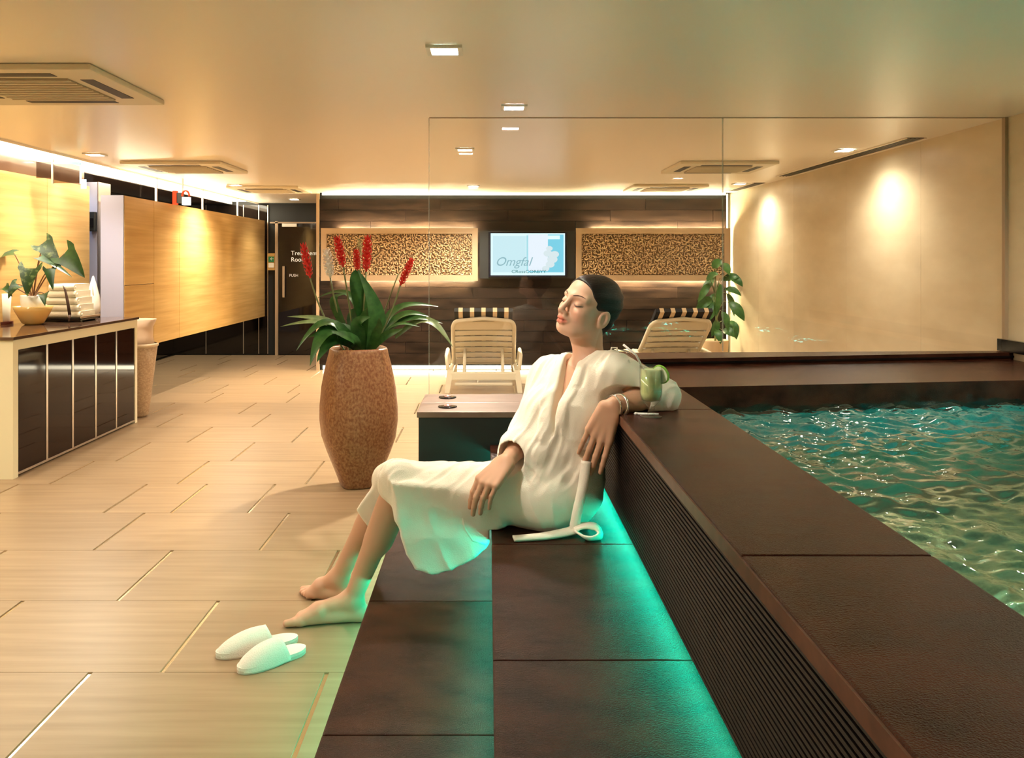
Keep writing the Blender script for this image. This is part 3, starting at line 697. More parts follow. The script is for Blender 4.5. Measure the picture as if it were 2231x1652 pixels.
# leaves: (base px)->(mid)->(tip), depth at tip, width, material, facing
LV = [ ((800,700),(770,600),(775,588),5.16,.060,m_leaf,(.5,-1,.2)),
       ((815,770),(835,690),(778,585),5.12,.062,m_leaf,(.5,-1,.25)),
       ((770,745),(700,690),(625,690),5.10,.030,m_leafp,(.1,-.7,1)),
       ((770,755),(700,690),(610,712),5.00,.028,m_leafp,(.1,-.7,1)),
       ((770,755),(700,675),(645,765),4.96,.040,m_leaf,(-.4,-.8,.8)),
       ((765,745),(700,700),(675,798),4.94,.060,m_leaf,(-.3,-1,.5)),
       ((770,750),(715,735),(690,790),5.02,.050,m_leaf,(-.2,-1,.3)),
       ((790,750),(735,715),(670,735),5.05,.062,m_leaf,(.1,-.8,.9)),
       ((785,740),(760,690),(790,665),5.25,.050,m_leaf,(0,-1,.3)),
       ((800,760),(790,700),(800,670),5.15,.050,m_leaf,(-.3,-1,.2)),
       ((800,745),(770,610),(690,650),5.35,.030,m_leaf,(.2,-.7,1)),
       ((760,740),(700,640),(765,640),5.38,.030,m_leaf,(0,-.6,1)),
       ((830,755),(860,650),(955,668),5.25,.040,m_leaf,(-.2,-.6,1)),
       ((830,755),(880,670),(935,690),5.15,.040,m_leaf,(-.1,-.6,1)),
       ((830,750),(900,680),(965,705),5.10,.034,m_leaf,(-.1,-.6,1)),
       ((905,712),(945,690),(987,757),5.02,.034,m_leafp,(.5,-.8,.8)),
       ((835,745),(870,700),(915,712),5.05,.022,m_leaf,(.1,-.6,1)),
       ((820,765),(850,730),(880,715),5.02,.028,m_leaf,(.2,-1,.4)),
       ((810,770),(830,720),(825,690),5.05,.030,m_leaf,(.2,-1,.3)),
       ((780,770),(770,740),(720,720),5.00,.040,m_leaf,(-.1,-.9,.6)),
       ((800,765),(760,700),(810,690),5.10,.045,m_leaf,(.1,-1,.3)) ]
for (b0,m0,t0,d,w_,mt,nr_) in LV:
    db = 5.2; leaf('leaf', [at(b0[0],b0[1],db).lerp(fb,.35), at(b0[0]*.5+m0[0]*.5,b0[1]*.5+m0[1]*.5-25,(db+d)/2), at(m0[0],m0[1],d*.7+db*.3), at(t0[0],t0[1],d)], w_, mt, pt, nr_, 14)

# ------------------------------------------------------------------ corner plant behind the glass
qp = Vector((2.70,10.25,0))
cp = empty('corner_potted_plant', qp, 'bushy green plant in a beige pot in the far right corner', 'potted plant')
MB().lathe(qp, [(.12,0),(.13,.02),(.155,.40),(.16,.42),(.15,.42),(.14,.35)], 28, capt=True).build('pot', M('beige_pot',(.55,.40,.25),.5), cp, True)
MB().tube([qp+Vector((0,0,.36)),qp+Vector((.02,-.01,.8)),qp+Vector((0,0,1.25))], [.015,.012,.006], 8).build('trunk', m_stem, cp, True)
rr = random.Random(21)
spots = [(1552,582,1575,575),(1570,575,1590,600),(1555,605,1525,650),(1575,610,1612,605),(1545,620,1520,660),(1560,640,1535,690),(1580,630,1615,645),(1590,660,1622,700),(1560,660,1545,700),(1570,620,1560,690),(1585,640,1600,690),(1550,650,1515,680),(1575,680,1585,720),(1590,700,1605,740),(1565,700,1550,735),(1540,610,1565,598),(1590,605,1618,625),(1575,720,1600,735),(1560,720,1570,750)]
for (a0,b0,a1,b1) in spots:
    d = 10.25+rr.uniform(-.16,.14); A_, B_ = at(a0,b0,d+.03), at(a1,b1,d-.05)
    leaf('leaf', [A_, (A_+B_)/2+Vector((0,-.04,.05)), B_], rr.uniform(.05,.075), m_leaf, cp, (rr.uniform(-.5,.5),-1,rr.uniform(.2,.8)), 8)
    MB().tube([qp+Vector((0,0,max(.6,A_.z-.15))), A_.lerp(qp+Vector((0,0,A_.z)),.4)+Vector((0,0,.02)), A_], .004, 5).build('leaf_stalk', m_stem, cp, True)

# ------------------------------------------------------------------ sun loungers
m_resin = M('cream_resin', (.74,.67,.52), .42, spec=.4)
m_pad = M('black_canvas', (.012,.012,.014), .8); m_stripe = M('cream_canvas', (.72,.56,.36), .8)
def lounger(label):
    t = empty('sun_lounger', (0,0,0), label, 'sun lounger', 'resin sun loungers behind the glass')
    W = .33; hy, hz = .60, .22; ty, tz = -.05, .765      # hinge and top of the back rest
    def bp(x, s, off=0):   # s: 0 hinge -> 1 top, off: normal offset toward the camera side
        y, z = hy+(ty-hy)*s, hz+(tz-hz)*s; nl = math.hypot(ty-hy, tz-hz)
        return Vector((x, y-off*(tz-hz)/nl, z-off*(hy-ty)/nl))
    # outline frame of the back rest (rounded top)
    out = [(-W,0),(-W*.97,.80)]+[(-W*.97+.07*(1-math.cos(a)),.80+.155*math.sin(a)) for a in np.linspace(.2,math.pi/2,5)]
    pts = out+[(0,1.0)]+[(-x,s) for x,s in out[::-1]]
    MB().tube([bp(x,s) for x,s in pts], .022, 8).build('back_frame', m_resin, t, True)
    b = MB()
    hd = [(-W*.96,.78)]+[(-W*.96+.07*(1-math.cos(a)),.80+.15*math.sin(a)) for a in np.linspace(.2,math.pi/2,5)]+[(W*.96-.07*(1-math.cos(a)),.80+.15*math.sin(a)) for a in np.linspace(math.pi/2,.2,5)]+[(W*.96,.78)]
    n = (bp(0,.5,1)-bp(0,.5,0)).normalized()
    b.extrude([bp(x,s,-.008) for x,s in hd], n*.018); b.build('head_panel', m_resin, t)
    for i in range(6):
        s0, s1 = .04+.122*i, .04+.122*i+.088; m_ = MB()
        ptsA = [(x_, s0+.018*(1-(x_/W)**2)) for x_ in np.linspace(-W*.95,W*.95,7)]; ptsB = [(x_, s1+.018*(1-(x_/W)**2)) for x_ in np.linspace(W*.95,-W*.95,7)]
        m_.extrude([bp(x,s,-.008) for x,s in ptsA+ptsB], n*.016); m_.build('back_slat', m_resin, t)
    for s in (-1,1):
        MB().tube([bp(s*.20,.36,.02),Vector((s*.20,.10,.22)),Vector((s*.20,.08,.17))], .018, 8).build('prop_arm', m_resin, t, True)
        b = MB(); b.box(s*.345-.022,s*.345+.022,-.02,1.72,.16,.23,bev=.012); b.build('side_rail', m_resin, t)
        b = MB(); b.extrude([(s*.345-.03,-.02,.23),(s*.345+.03,-.02,.23),(s*.375+.025,-.06,0),(s*.375-.025,-.06,0)], (0,.07,0)); b.build('leg', m_resin, t)
        b = MB(); b.extrude([(s*.345-.03,1.62,.21),(s*.345+.03,1.62,.21),(s*.36+.025,1.66,0),(s*.36-.025,1.66,0)], (0,.06,0)); b.build('leg', m_resin, t)
        MB().tube([Vector((s*.37,.06,.22)),Vector((s*.388,.10,.37)),Vector((s*.388,.42,.40)),Vector((s*.37,.62,.23))], .02, 8).build('arm_rest', m_resin, t, True)
    MB().box(-.34,.34,-.03,.02,.125,.21,bev=.012).build('cross_bar', m_resin, t)
    MB().box(-.30,.30,-.02,.01,.07,.10,bev=.01).build('lower_bar', m_resin, t)
    MB().box(-.34,.34,1.66,1.71,.15,.23,bev=.012).build('foot_bar', m_resin, t)
    for i in range(8): MB().box(-.32,.32,.66+.12*i,.74+.12*i,.21,.235,bev=.006).build('seat_slat', m_resin, t)
    p = empty('striped_lounger_pad', (0,0,0), None, 'cushion', 'black and cream striped pads on the loungers')
    b = MB(); W2 = .30
    b.extrude([bp(-W2,1.09,-.03),bp(W2,1.09,-.03),bp(W2,0,-.03),bp(-W2,0,-.03)], n*-.045)
    b.build('back_pad', m_pad, p); MB().box(-W2,W2,.64,1.66,.237,.28,bev=.01).build('seat_pad', m_pad, p)
    for i in range(5):
        x = -.235+i*.1175; hw = .022
        b = MB(); b.extrude([bp(x-hw,1.093,-.026),bp(x+hw,1.093,-.026),bp(x+hw,0,-.026),bp(x-hw,0,-.026)], n*-.053); b.build('stripe', m_stripe, p)
        MB().box(x-hw,x+hw,.64,1.664,.236,.284).build('stripe', m_stripe, p)
    return t, p
l1, p1 = lounger('cream resin sun lounger facing the dark wall, nearer the flower pot')
l2 = copy_tree(l1); p2 = copy_tree(p1)
p1['label'] = 'striped pad on the lounger nearer the flower pot'; p2['label'] = 'striped pad on the lounger beside the corner plant'
l2['label'] = 'cream resin sun lounger beside the corner plant'
for o in (l1, p1): o.location = (-.045, 8.92, 0)
for o in (l2, p2): o.location = (1.99, 8.86, 0); o.rotation_euler = (0,0,math.radians(7))

# ------------------------------------------------------------------ drink on the coping
gc = Vector((.549,2.905,HL+.0005))
gl = empty('cocktail_glass', gc, 'stemmed glass of pale green drink with lime and straw on the coping', 'drink')
m_cg = glass_mat('drink_glass', (.96,.97,.95), 3.5)
MB().lathe(gc, [(.036,0),(.036,.003),(.012,.008),(.009,.018),(.013,.026),(.010,.032),(.022,.045),(.034,.058),(.0375,.075),(.038,.172),(.0365,.172),(.036,.076),(.03,.056),(.0,.048)], 40, capb=True).build('glass_body', m_cg, gl, True)
m_dr = M('green_drink', (.80,.82,.56), .15, col2=(.64,.76,.40), scale=(1,1,14), sss=.25)
MB().lathe(gc, [(.0,.0495),(.029,.058),(.0352,.078),(.0358,.160),(.0,.162)], 32, capb=False).build('drink', m_dr, gl, True)
m_straw = M('white_straw', (.85,.83,.82), .4)
MB().tube([gc+Vector((-.005,.01,.10)),at(1400,800,2.9)], .0035, 8).build('straw', m_straw, gl, True)
MB().tube([at(1400,802,2.9),at(1386,774,2.9),at(1358,751,2.9)], .0036, 8).build('straw_bend', m_straw, gl, True)
lc = at(1441,815,2.90)
def disc(c, r, n_, th, seg=24):
    n_ = Vector(n_).normalized(); u = n_.orthogonal().normalized(); v = n_.cross(u)
    return MB().extrude([c+u*r*math.cos(2*math.pi*k/seg)+v*r*math.sin(2*math.pi*k/seg) for k in range(seg)], n_*th)
nl_ = Vector((-.62,-.55,-.25))
disc(lc, .033, nl_, .006).build('lime_peel', M('lime_peel',(.22,.48,.06),.35), gl)
disc(lc+nl_.normalized()*.006, .029, nl_, .0015).build('lime_pith', M('lime_flesh',(.80,.88,.66),.4), gl)
nk = empty('white_stirrer', at(1390,899,2.93), 'thin white stick lying on the coping beside the glass', 'stirrer')
MB().tube([Vector((.505,2.945,HL+.004)),Vector((.58,2.93,HL+.004))], .0038, 8).build('rod', m_straw, nk, True)
MB().lathe(Vector((.505,2.945,HL+.0005)), [(.006,0),(.007,.004),(.004,.008)], 12, capt=True).build('knob', m_straw, nk, True)

# ------------------------------------------------------------------ slippers
m_slip = M('slipper_terry', (.80,.76,.68), .9, bump=.5, bscale=(250,250,250), spec=.1)
m_sole = M('slipper_sole', (.62,.56,.46), .8)
def slipper(toe, heel, label):
    toe, heel = Vector(toe), Vector(heel); ax = heel-toe; L_ = ax.length; ax.normalize(); sd = Vector((-ax.y,ax.x,0))
    t = empty('slipper', (toe+heel)/2, label, 'slipper', 'pair of white slippers')
    def wdt(s): return .048*max(.02,(1-abs(2*s-1)**3.2))**.5*(1.0-.17*math.exp(-((s-.64)/.18)**2)-.12*max(0,s-.5))
    ss = .5-.5*np.cos(np.linspace(0,math.pi,26)); out = [toe+ax*L_*s+sd*wdt(s) for s in ss]+[toe+ax*L_*s-sd*wdt(s) for s in ss[::-1]]
    MB().extrude([p+Vector((0,0,.001)) for p in out], (0,0,.010)).build('sole', m_sole, t)
    MB().extrude([p+Vector((0,0,.0112)) for p in out], (0,0,.010)).build('insole', m_slip, t)
    V = []; F = []; n1, n2 = 16, 13
    for layer in (0,1):
        for i in range(n1):
            s = .005+.60*i/(n1-1); h = .012+.060*math.sin(math.pi/2*min(1,s/.52))**.75
            for k in range(n2):
                a = math.pi*k/(n2-1); ww = wdt(s)*1.03-(.004 if layer else 0); s2 = s-.10*(1-math.sin(a))*(s/.6)**3*-.9
                V.append(toe+ax*L_*s2+sd*math.cos(a)*ww+Vector((0,0,.006+math.sin(a)**.8*(h-(.004 if layer else 0)))))
    for layer in (0,1):
        o = layer*n1*n2
        for i in range(n1-1):
            for k in range(n2-1):
                f = [o+i*n2+k,o+i*n2+k+1,o+(i+1)*n2+k+1,o+(i+1)*n2+k]; F.append(f if layer == 0 else f[::-1])
    for k in range(n2-1): F.append([(n1-1)*n2+k,(n1-1)*n2+k+1,n1*n2+(n1-1)*n2+k+1,n1*n2+(n1-1)*n2+k])
    add('upper', V, F, m_slip, t, True)
    c = toe+ax*L_*.36+Vector((0,0,.066)); MB().lathe(c, [(.0,.004),(.005,.003),(.006,0)], 10, capb=False).build('crest_stitch', M('stitch',(.45,.36,.22),.7), t, True)
def fl_(px,py): d=FPX*CAMH/(py-568); return ((px-1063)*d/FPX, d, 0)
slipper(fl_(518,1468), fl_(664,1418), 'white slipper nearer the camera, tinted teal by the step glow')
slipper(fl_(470,1434), fl_(648,1396), 'white slipper farther from the camera, partly behind the other')
# ------------------------------------------------------------------ seated woman: implicit surfaces meshed with surface nets
def A3(v): return np.array((v[0],v[1],v[2]), dtype=np.float64)
def unit(v): v = A3(v); return v/np.linalg.norm(v)
def cone(a, b, ra, rb):
    a, b = A3(a), A3(b); ba = b-a; q = 1.0/max(1e-9, ba@ba)
    def f(P):
        pa = P-a; h = np.clip((pa@ba)*q, 0, 1)
        return np.linalg.norm(pa-h[:,None]*ba, axis=1)-(ra+(rb-ra)*h)
    return f
def ell(c, r, R=None):
    c = A3(c); r = np.array(r); R = np.eye(3) if R is None else np.array(R)
    def f(P):
        q = (P-c)@R.T; k0 = np.linalg.norm(q/r, axis=1); k1 = np.linalg.norm(q/(r*r), axis=1)+1e-9
        return k0*(k0-1)/k1
    return f
def slab(poly, c, ax_u, ax_v, th, rad=.006):     # extruded polygon, rounded; poly in (u,v)
    c = A3(c); u = unit(ax_u); v = unit(ax_v); n = np.cross(u, v); pts = np.array(poly)
    def f(P):
        q = P-c; x = q@u; y = q@v; z = q@n
        d2 = np.full(len(P), 1e9); ins = np.zeros(len(P), bool); m = len(pts)
        for i in range(m):
            a = pts[i]; b = pts[i-1]; ex, ey = b-a; wx, wy = x-a[0], y-a[1]
            h = np.clip((wx*ex+wy*ey)/(ex*ex+ey*ey+1e-12), 0, 1)
            d2 = np.minimum(d2, (wx-ex*h)**2+(wy-ey*h)**2)
            cnd = (a[1] > y) != (b[1] > y)
            ins ^= cnd & (x < (b[0]-a[0])*(y-a[1])/(b[1]-a[1]+1e-12)+a[0])
        d = np.sqrt(d2); d = np.where(ins, -d, d)+rad; dz = np.abs(z)-th+rad
        return np.minimum(np.maximum(d, dz), 0)+np.sqrt(np.maximum(d,0)**2+np.maximum(dz,0)**2)-rad
    return f
def boxf(lo, hi):
    lo, hi = A3(lo), A3(hi); c = (lo+hi)/2; h = (hi-lo)/2
    def f(P):
        q = np.abs(P-c)-h
        return np.linalg.norm(np.maximum(q,0), axis=1)+np.minimum(q.max(axis=1), 0)
    return f
def half(p, n):
    p, n = A3(p), unit(n)
    return lambda P: (P-p)@n
def smin(a, b, k):
    if k <= 0: return np.minimum(a, b)
    h = np.maximum(k-np.abs(a-b), 0)/k
    return np.minimum(a, b)-h*h*k*.25
def evalf(prims, P):
    d = np.full(len(P), .5)
    for f, k, op in prims:
        e = f(P)
        if op == 'u': d = smin(d, e, k)
        elif op == 's': d = -smin(-d, e, k)
        elif op == 'i': d = -smin(-d, -e, k)
        elif op == 'd': d = d+e
    return d
def net(prims, lo, hi, h, B=14):
    lo = A3(lo); hi = A3(hi); n = np.ceil((hi-lo)/h/B).astype(int)*B+1
    val = np.full(n, .5, dtype=np.float32)
    nb = (n-1)//B; bi = np.stack(np.meshgrid(*[np.arange(k) for k in nb], indexing='ij'), -1).reshape(-1,3)
    ctr = lo+(bi*B+B/2)*h; Rb = B*h*math.sqrt(3)/2*1.05+.012
    keep = np.zeros((len(prims), len(bi)), bool)
    for j, (f, k, op) in enumerate(prims):
        keep[j] = True if op in 'id' else (f(ctr) < Rb+k)
    hasu = np.any(keep[[j for j,p in enumerate(prims) if p[2]=='u']], axis=0)
    loc = np.stack(np.meshgrid(*[np.arange(B+1)]*3, indexing='ij'), -1).reshape(-1,3)
    for q in np.nonzero(hasu)[0]:
        o = bi[q]*B; P = lo+(loc+o)*h
        sub = [p for j,p in enumerate(prims) if keep[j,q]]
        val[o[0]:o[0]+B+1, o[1]:o[1]+B+1, o[2]:o[2]+B+1] = evalf(sub, P).reshape(B+1,B+1,B+1)
    s = val < 0
    cs = [(i,j,k) for i in (0,1) for j in (0,1) for k in (0,1)]
    sl = lambda a, c: a[c[0]:a.shape[0]-1+c[0], c[1]:a.shape[1]-1+c[1], c[2]:a.shape[2]-1+c[2]]
    allin = sl(s,cs[0]).copy(); anyin = sl(s,cs[0]).copy()
    for c in cs[1:]: allin &= sl(s,c); anyin |= sl(s,c)
    idx = np.argwhere(anyin & ~allin)
    pos = np.zeros((len(idx),3)); cnt = np.zeros(len(idx))
    cv = {c: val[idx[:,0]+c[0], idx[:,1]+c[1], idx[:,2]+c[2]].astype(np.float64) for c in cs}
    for a in cs:
        for ax in range(3):
            if a[ax]: continue
            b = tuple(a[i]+(i == ax) for i in range(3)); va, vb = cv[a], cv[b]; m = (va < 0) != (vb < 0)
            t = np.where(m, va/np.where(va-vb == 0, 1, va-vb), 0); p = np.tile(np.array(a, float), (len(idx),1)); p[:,ax] += t
            pos[m] += p[m]; cnt[m] += 1
    V = lo+(idx+pos/cnt[:,None])*h
    vid = np.full(np.array(val.shape)-1, -1, np.int32); vid[idx[:,0],idx[:,1],idx[:,2]] = np.arange(len(idx))
    quads = []
    for ax in range(3):
        u, v = (ax+1)%3, (ax+2)%3
        sa = s; shp = list(s.shape); shp[ax] -= 1
        s0 = np.take(s, range(0,s.shape[ax]-1), axis=ax); s1 = np.take(s, range(1,s.shape[ax]), axis=ax)
        g = np.argwhere(s0 != s1); 
        ok = (g[:,u] > 0) & (g[:,v] > 0) & (g[:,u] < vid.shape[u]) & (g[:,v] < vid.shape[v]); g = g[ok]
        inside = s0[g[:,0],g[:,1],g[:,2]]
        def cell(du, dv): c = g.copy(); c[:,u] -= du; c[:,v] -= dv; return vid[c[:,0],c[:,1],c[:,2]]
        q = np.stack([cell(1,1),cell(0,1),cell(0,0),cell(1,0)], 1)
        q[~inside] = q[~inside][:,::-1]; quads.append(q)
    return V, np.concatenate(quads)
def net_obj(name, prims, lo, hi, h, mat, parent=None, colfn=None, smooth_it=0, **kw):
    V, Q = net(prims, lo, hi, h)
    if parent is None: org = np.array([(V[:,0].min()+V[:,0].max())/2,(V[:,1].min()+V[:,1].max())/2,V[:,2].min()])
    else: org = A3(ORG[parent.name])
    me = bpy.data.meshes.new(name); me.vertices.add(len(V)); me.vertices.foreach_set('co', (V-org).ravel())
    me.loops.add(Q.size); me.loops.foreach_set('vertex_index', Q.ravel())
    me.polygons.add(len(Q)); me.polygons.foreach_set('loop_start', np.arange(0,Q.size,4)); me.polygons.foreach_set('loop_total', np.full(len(Q),4))
    me.polygons.foreach_set('use_smooth', np.ones(len(Q), bool)); me.update(); me.validate()
    me.materials.append(mat)
    if colfn:
        c = colfn(V); at_ = me.color_attributes.new('tint','FLOAT_COLOR','POINT')
        at_.data.foreach_set('color', np.concatenate([c, np.ones((len(V),1))],1).ravel().astype(np.float32))
    o = bpy.data.objects.new(name, me); COL.objects.link(o)
    if parent is not None: o.parent = parent
    else: o.location = org
    ORG[o.name] = Vector(org); return tag(o, **kw)
def vnoise(P, seed=0):
    i = np.floor(P).astype(np.int64); f = P-i; f = f*f*(3-2*f)
    def hsh(a):
        h = (a[:,0]*374761393+a[:,1]*668265263+a[:,2]*2147483647+seed*1274126177) & 0xffffffff
        h = ((h ^ (h >> 13))*1274126177) & 0xffffffff; return ((h ^ (h >> 16)) & 0xffff)/65535.0
    r = 0
    for dx in (0,1):
        for dy in (0,1):
            for dz in (0,1):
                wgt = (f[:,0] if dx else 1-f[:,0])*(f[:,1] if dy else 1-f[:,1])*(f[:,2] if dz else 1-f[:,2])
                r = r+wgt*hsh(i+np.array((dx,dy,dz)))
    return r

# ---- joints
HS = 1.10
Lsh, Rsh = at(1332,815,3.07), at(1202,822,3.28)
NB = at(1280,792,3.17)
Pel = at(1195,1078,3.14)
HipL, HipR = at(1180,1082,3.06), at(1172,1075,3.23)
KnL, KnR = at(868,1060,3.13), at(850,1048,3.33)
AnL, AnR = at(768,1305,3.255), at(738,1258,3.46)
ElL, WrL = at(1436,864,3.07), at(1337,881,2.965)
ElR, WrR = at(1160,938,3.23), at(1104,1006,2.985)
tup = unit(A3(NB)-A3(Pel)); wx = unit(A3(Lsh)-A3(Rsh)); wx = unit(wx-tup*(wx@tup)); nf = np.cross(wx, tup); 
if nf[0] > 0: nf = -nf
RT = np.array([nf, wx, tup])
# ---- head frame
yaw, pit, rol = math.radians(38), math.radians(17), math.radians(13)
f0 = np.array((-math.cos(yaw),-math.sin(yaw),0)); l0 = np.array((math.sin(yaw),-math.cos(yaw),0)); u0 = np.array((0,0,1.0))
hf = math.cos(pit)*f0+math.sin(pit)*u0; hu = -math.sin(pit)*f0+math.cos(pit)*u0
hl, hu = math.cos(rol)*l0-math.sin(rol)*hu, math.cos(rol)*hu+math.sin(rol)*l0
RH = np.array([hf,hl,hu]); HO = A3(at(1283,671,3.17))
def hp_(f, l, u): return HO+HS*(f*hf+l*hl+u*hu)
def hell(f,l,u,rf,rl,ru, tilt=0): 
    R = RH
    if tilt: c, s = math.cos(tilt), math.sin(tilt); R = np.array([c*hf+s*hu, hl, -s*hf+c*hu])
    return ell(hp_(f,l,u), (rf*HS,rl*HS,ru*HS), R)
def hcone(a, b, ra, rb): return cone(hp_(*a), hp_(*b), ra*HS, rb*HS)
body = []
U = lambda f, k=.02: body.append((f,k,'u'))
S = lambda f, k=.008: body.append((f,k,'s'))
# skull and face
U(hell(-.018,0,.030,.094,.073,.080),.0); U(hell(.032,0,-.030,.058,.060,.078),.03); U(hell(.030,0,.040,.058,.062,.052),.03)
U(hell(.042,0,-.072,.046,.044,.034),.025); U(hell(.070,0,-.094,.020,.022,.016),.02)
for s in (-1,1):
    U(hcone((-.005,s*.052,-.055),(.055,s*.030,-.090),.018,.014),.03)        # jaw line
    U(hell(.055,s*.040,-.026,.028,.022,.020),.025)                            # cheekbone
    U(hcone((.088,s*.012,.020),(.070,s*.050,.020),.008,.007),.02)            # brow
    S(hell(.099,s*.030,.000,.016,.017,.011),.016)                             # socket
    U(hell(.0745,s*.032,-.002,.0155,.0165,.0125),.004)                        # closed lid
    U(hell(.100,s*.0115,-.043,.011,.0075,.0075),.007)                         # nostril wing
    U(ell(hp_(-.010,s*.0745,-.020),(.021*HS,.010*HS,.033*HS), np.array([.92*hf-.25*s*hl*-1*-1+.2*hu,hl*1.0+.25*s*hf*s,hu-.2*hf])),.006)
    S(hell(-.004,s*.084,-.016,.010,.008,.019),.006)
U(hcone((.089,0,.012),(.112,0,-.033),.0075,.0095),.012); U(hell(.113,0,-.037,.010,.0095,.0085),.006)
U(hell(.088,0,-.060,.018,.024,.014),.015)                                   # muzzle
U(hcone((.100,-.010,-.0615),(.100,.010,-.0615),.0055,.0055),.006); 
for s in (-1,1): U(hcone((.099,s*.006,-.0610),(.088,s*.024,-.0665),.0052,.0022),.006)
U(hcone((.097,-.009,-.0735),(.097,.009,-.0735),.0068,.0068),.006)
for s in (-1,1): U(hcone((.096,s*.008,-.0735),(.087,s*.022,-.0680),.0060,.002),.006)
for s in (-1,1): S(hcone((.108,0,-.0672),(.093,s*.023,-.0668),.0016,.0012),.004)
# neck, trunk
U(hcone((-.012,0,-.050),(-.030,0,-.085),.050,.048),.03); U(cone(hp_(-.028,0,-.080), A3(NB)-.01*nf, .052,.060),.03)
CH = A3(NB)*.66+A3(Pel)*.34
U(cone(A3(Lsh)-.01*tup, A3(Rsh)-.01*tup, .052,.052),.05); U(ell(CH,(.092,.148,.16),RT),.05)
for s in (-1,1): U(ell(CH+nf*.062+wx*s*.066-.015*tup,(.058,.060,.062),RT),.04)
U(ell(A3(NB)*.36+A3(Pel)*.64,(.085,.125,.14),RT),.06); U(ell(Pel,(.115,.160,.092)),.06)
for s in (-1,1): U(cone(A3(NB)+nf*.052+wx*s*.012-.045*tup, A3(NB)+nf*.02+wx*s*.13-.02*tup,.012,.010),.02)   # collar bones
# arms
for Sh, El, Wr in ((Lsh,ElL,WrL),(Rsh,ElR,WrR)):
    U(cone(Sh,El,.046,.038),.03); U(cone(El, A3(El)*.45+A3(Wr)*.55,.039,.036),.02); U(cone(A3(El)*.45+A3(Wr)*.55, Wr,.036,.027),.02)
def hand(wr, hd, nb, side, curl, spread, sc=1.0, thumb=None, tc=1.0):
    """wr wrist, hd direction of the fingers, nb back-of-hand normal, side +1: thumb on hd x nb side"""
    hd = unit(hd); nb = unit(nb); nb = unit(nb-hd*(nb@hd)); sd = np.cross(hd, nb)*side; wr = A3(wr)
    L = [.090,.094,.088,.080]; FLn = [(.041,.026,.022),(.046,.030,.023),(.042,.028,.022),(.033,.021,.020)]
    for i in range(4):
        o = (1.5-i)*.0195*sc; kn = wr+hd*L[i]*sc+sd*o*1.08
        U(cone(wr+hd*.008+sd*o*.62, kn, .0145*sc, .0115*sc), .014)
        d = unit(hd+sd*spread*(1.5-i)); p = kn; r = (.0100-.0006*abs(i-1)-(.001 if i==3 else 0))*sc
        for j in range(3):
            an = curl[j]*(1+.08*i); d = unit(math.cos(an)*d-math.sin(an)*nb); q = p+d*FLn[i][j]*sc
            U(cone(p,q,r,r*.9), .003 if j == 0 else .004); p = q; r *= .9
    p = wr+hd*.018*sc+sd*.024*sc-nb*.006; th = thumb if thumb is not None else unit(hd*.75+sd*.75-nb*.35); th = unit(th)
    q = p+th*.042*sc; U(cone(p,q,.0155*sc,.0125*sc),.014); th = unit(th+hd*.35*tc); p = q; q = p+th*.034*sc; U(cone(p,q,.0115*sc,.0105*sc),.004)
    th = unit(th+hd*.3*tc); p = q; q = p+th*.026*sc; U(cone(p,q,.0105*sc,.0082*sc),.004)
WL2 = A3(WrL)+np.array((-.012,-.004,-.006))
hand(WL2, A3(at(1286,1000,2.96))-WL2, (-.25,-1.0,.10), -1, (.06,.14,.14), .045, 1.27, thumb=np.array((-.15,1.0,-.75)))
WR2 = A3(WrR)
hand(WR2, A3(at(1050,1064,2.925))-WR2, (-.75,-1.0,.45), 1, (.50,.40,.28), -.05, 1.18, thumb=A3(at(1083,1085,2.93))-A3(at(1092,1020,2.985)))
# legs
for Hp, Kn, An in ((HipL,KnL,AnL),(HipR,KnR,AnR)):
    Hp, Kn, An = A3(Hp), A3(Kn), A3(An)
    U(cone(Hp,Kn,.082,.058),.05); U(cone(Kn,An,.054,.034),.03)
    bk = unit(np.cross(np.cross(An-Kn, Hp-Kn), An-Kn)); U(cone(Kn*.82+An*.18+bk*.012, Kn*.55+An*.45+bk*.014,.046,.042),.04)
def foot(An, toe, sideY, flat=True):
    An = A3(An); toe = A3(toe); hd = toe-An; hd[2] = 0; L = np.linalg.norm(hd); hd /= L; sd = np.array((hd[1],-hd[0],0))*sideY   # sd: big-toe side
    heel = An-hd*.030; heel[2] = .030
    U(cone(An, heel, .034,.030),.02); U(cone(An+np.array((0,0,-.005)), An*.5+toe*.5+np.array((0,0,.052))-np.array((0,0,(An*.5+toe*.5)[2])), .034,.026),.03)
    ball = An*.25+toe*.75; ball[2] = .024
    m = An*.5+toe*.5; m[2] = .046
    for o, r in ((.020,.022),(0,.021),(-.020,.018)): U(cone(m+sd*o*.7, ball+sd*o, r+.004, r-.005),.02); U(cone(heel+sd*o*.3, ball+sd*o-np.array((0,0,.006)), .024,.014),.02)
    tl = [.052,.050,.044,.036,.028]; tr = [.0148,.0110,.0105,.0098,.0090]; to = [.026,.010,-.004,-.017,-.029]
    for i in range(5):
        b = ball+sd*to[i]; b = b-hd*.010*max(0,i-1)*.8; b[2] = .018; e = b+hd*tl[i]; e[2] = tr[i]+.001
        m2 = (b+e)/2; m2[2] = .020 if i else .019; U(cone(b,m2,tr[i]*1.05,tr[i]),.008); U(cone(m2,e,tr[i],tr[i]*.92),.003)
    for s in (-1,1): U(ell(An+sd*s*.026+np.array((0,0,-.004)),(.012,.012,.012)),.012)
foot(AnL, at(619,1352,3.22), -1); foot(AnR, at(660,1296,3.50), 1)
for s in (-1,1): S(hell(.107,s*.0075,-.0485,.006,.0036,.0042),.004)
S(half((0,0,.0015),(0,0,1)),.0)
seatf = boxf((.005,0,0),(XO+.02,5,SEAT+.002)); ledf = boxf((XO-.006,0,.3),(XI,5,HL+.0015))
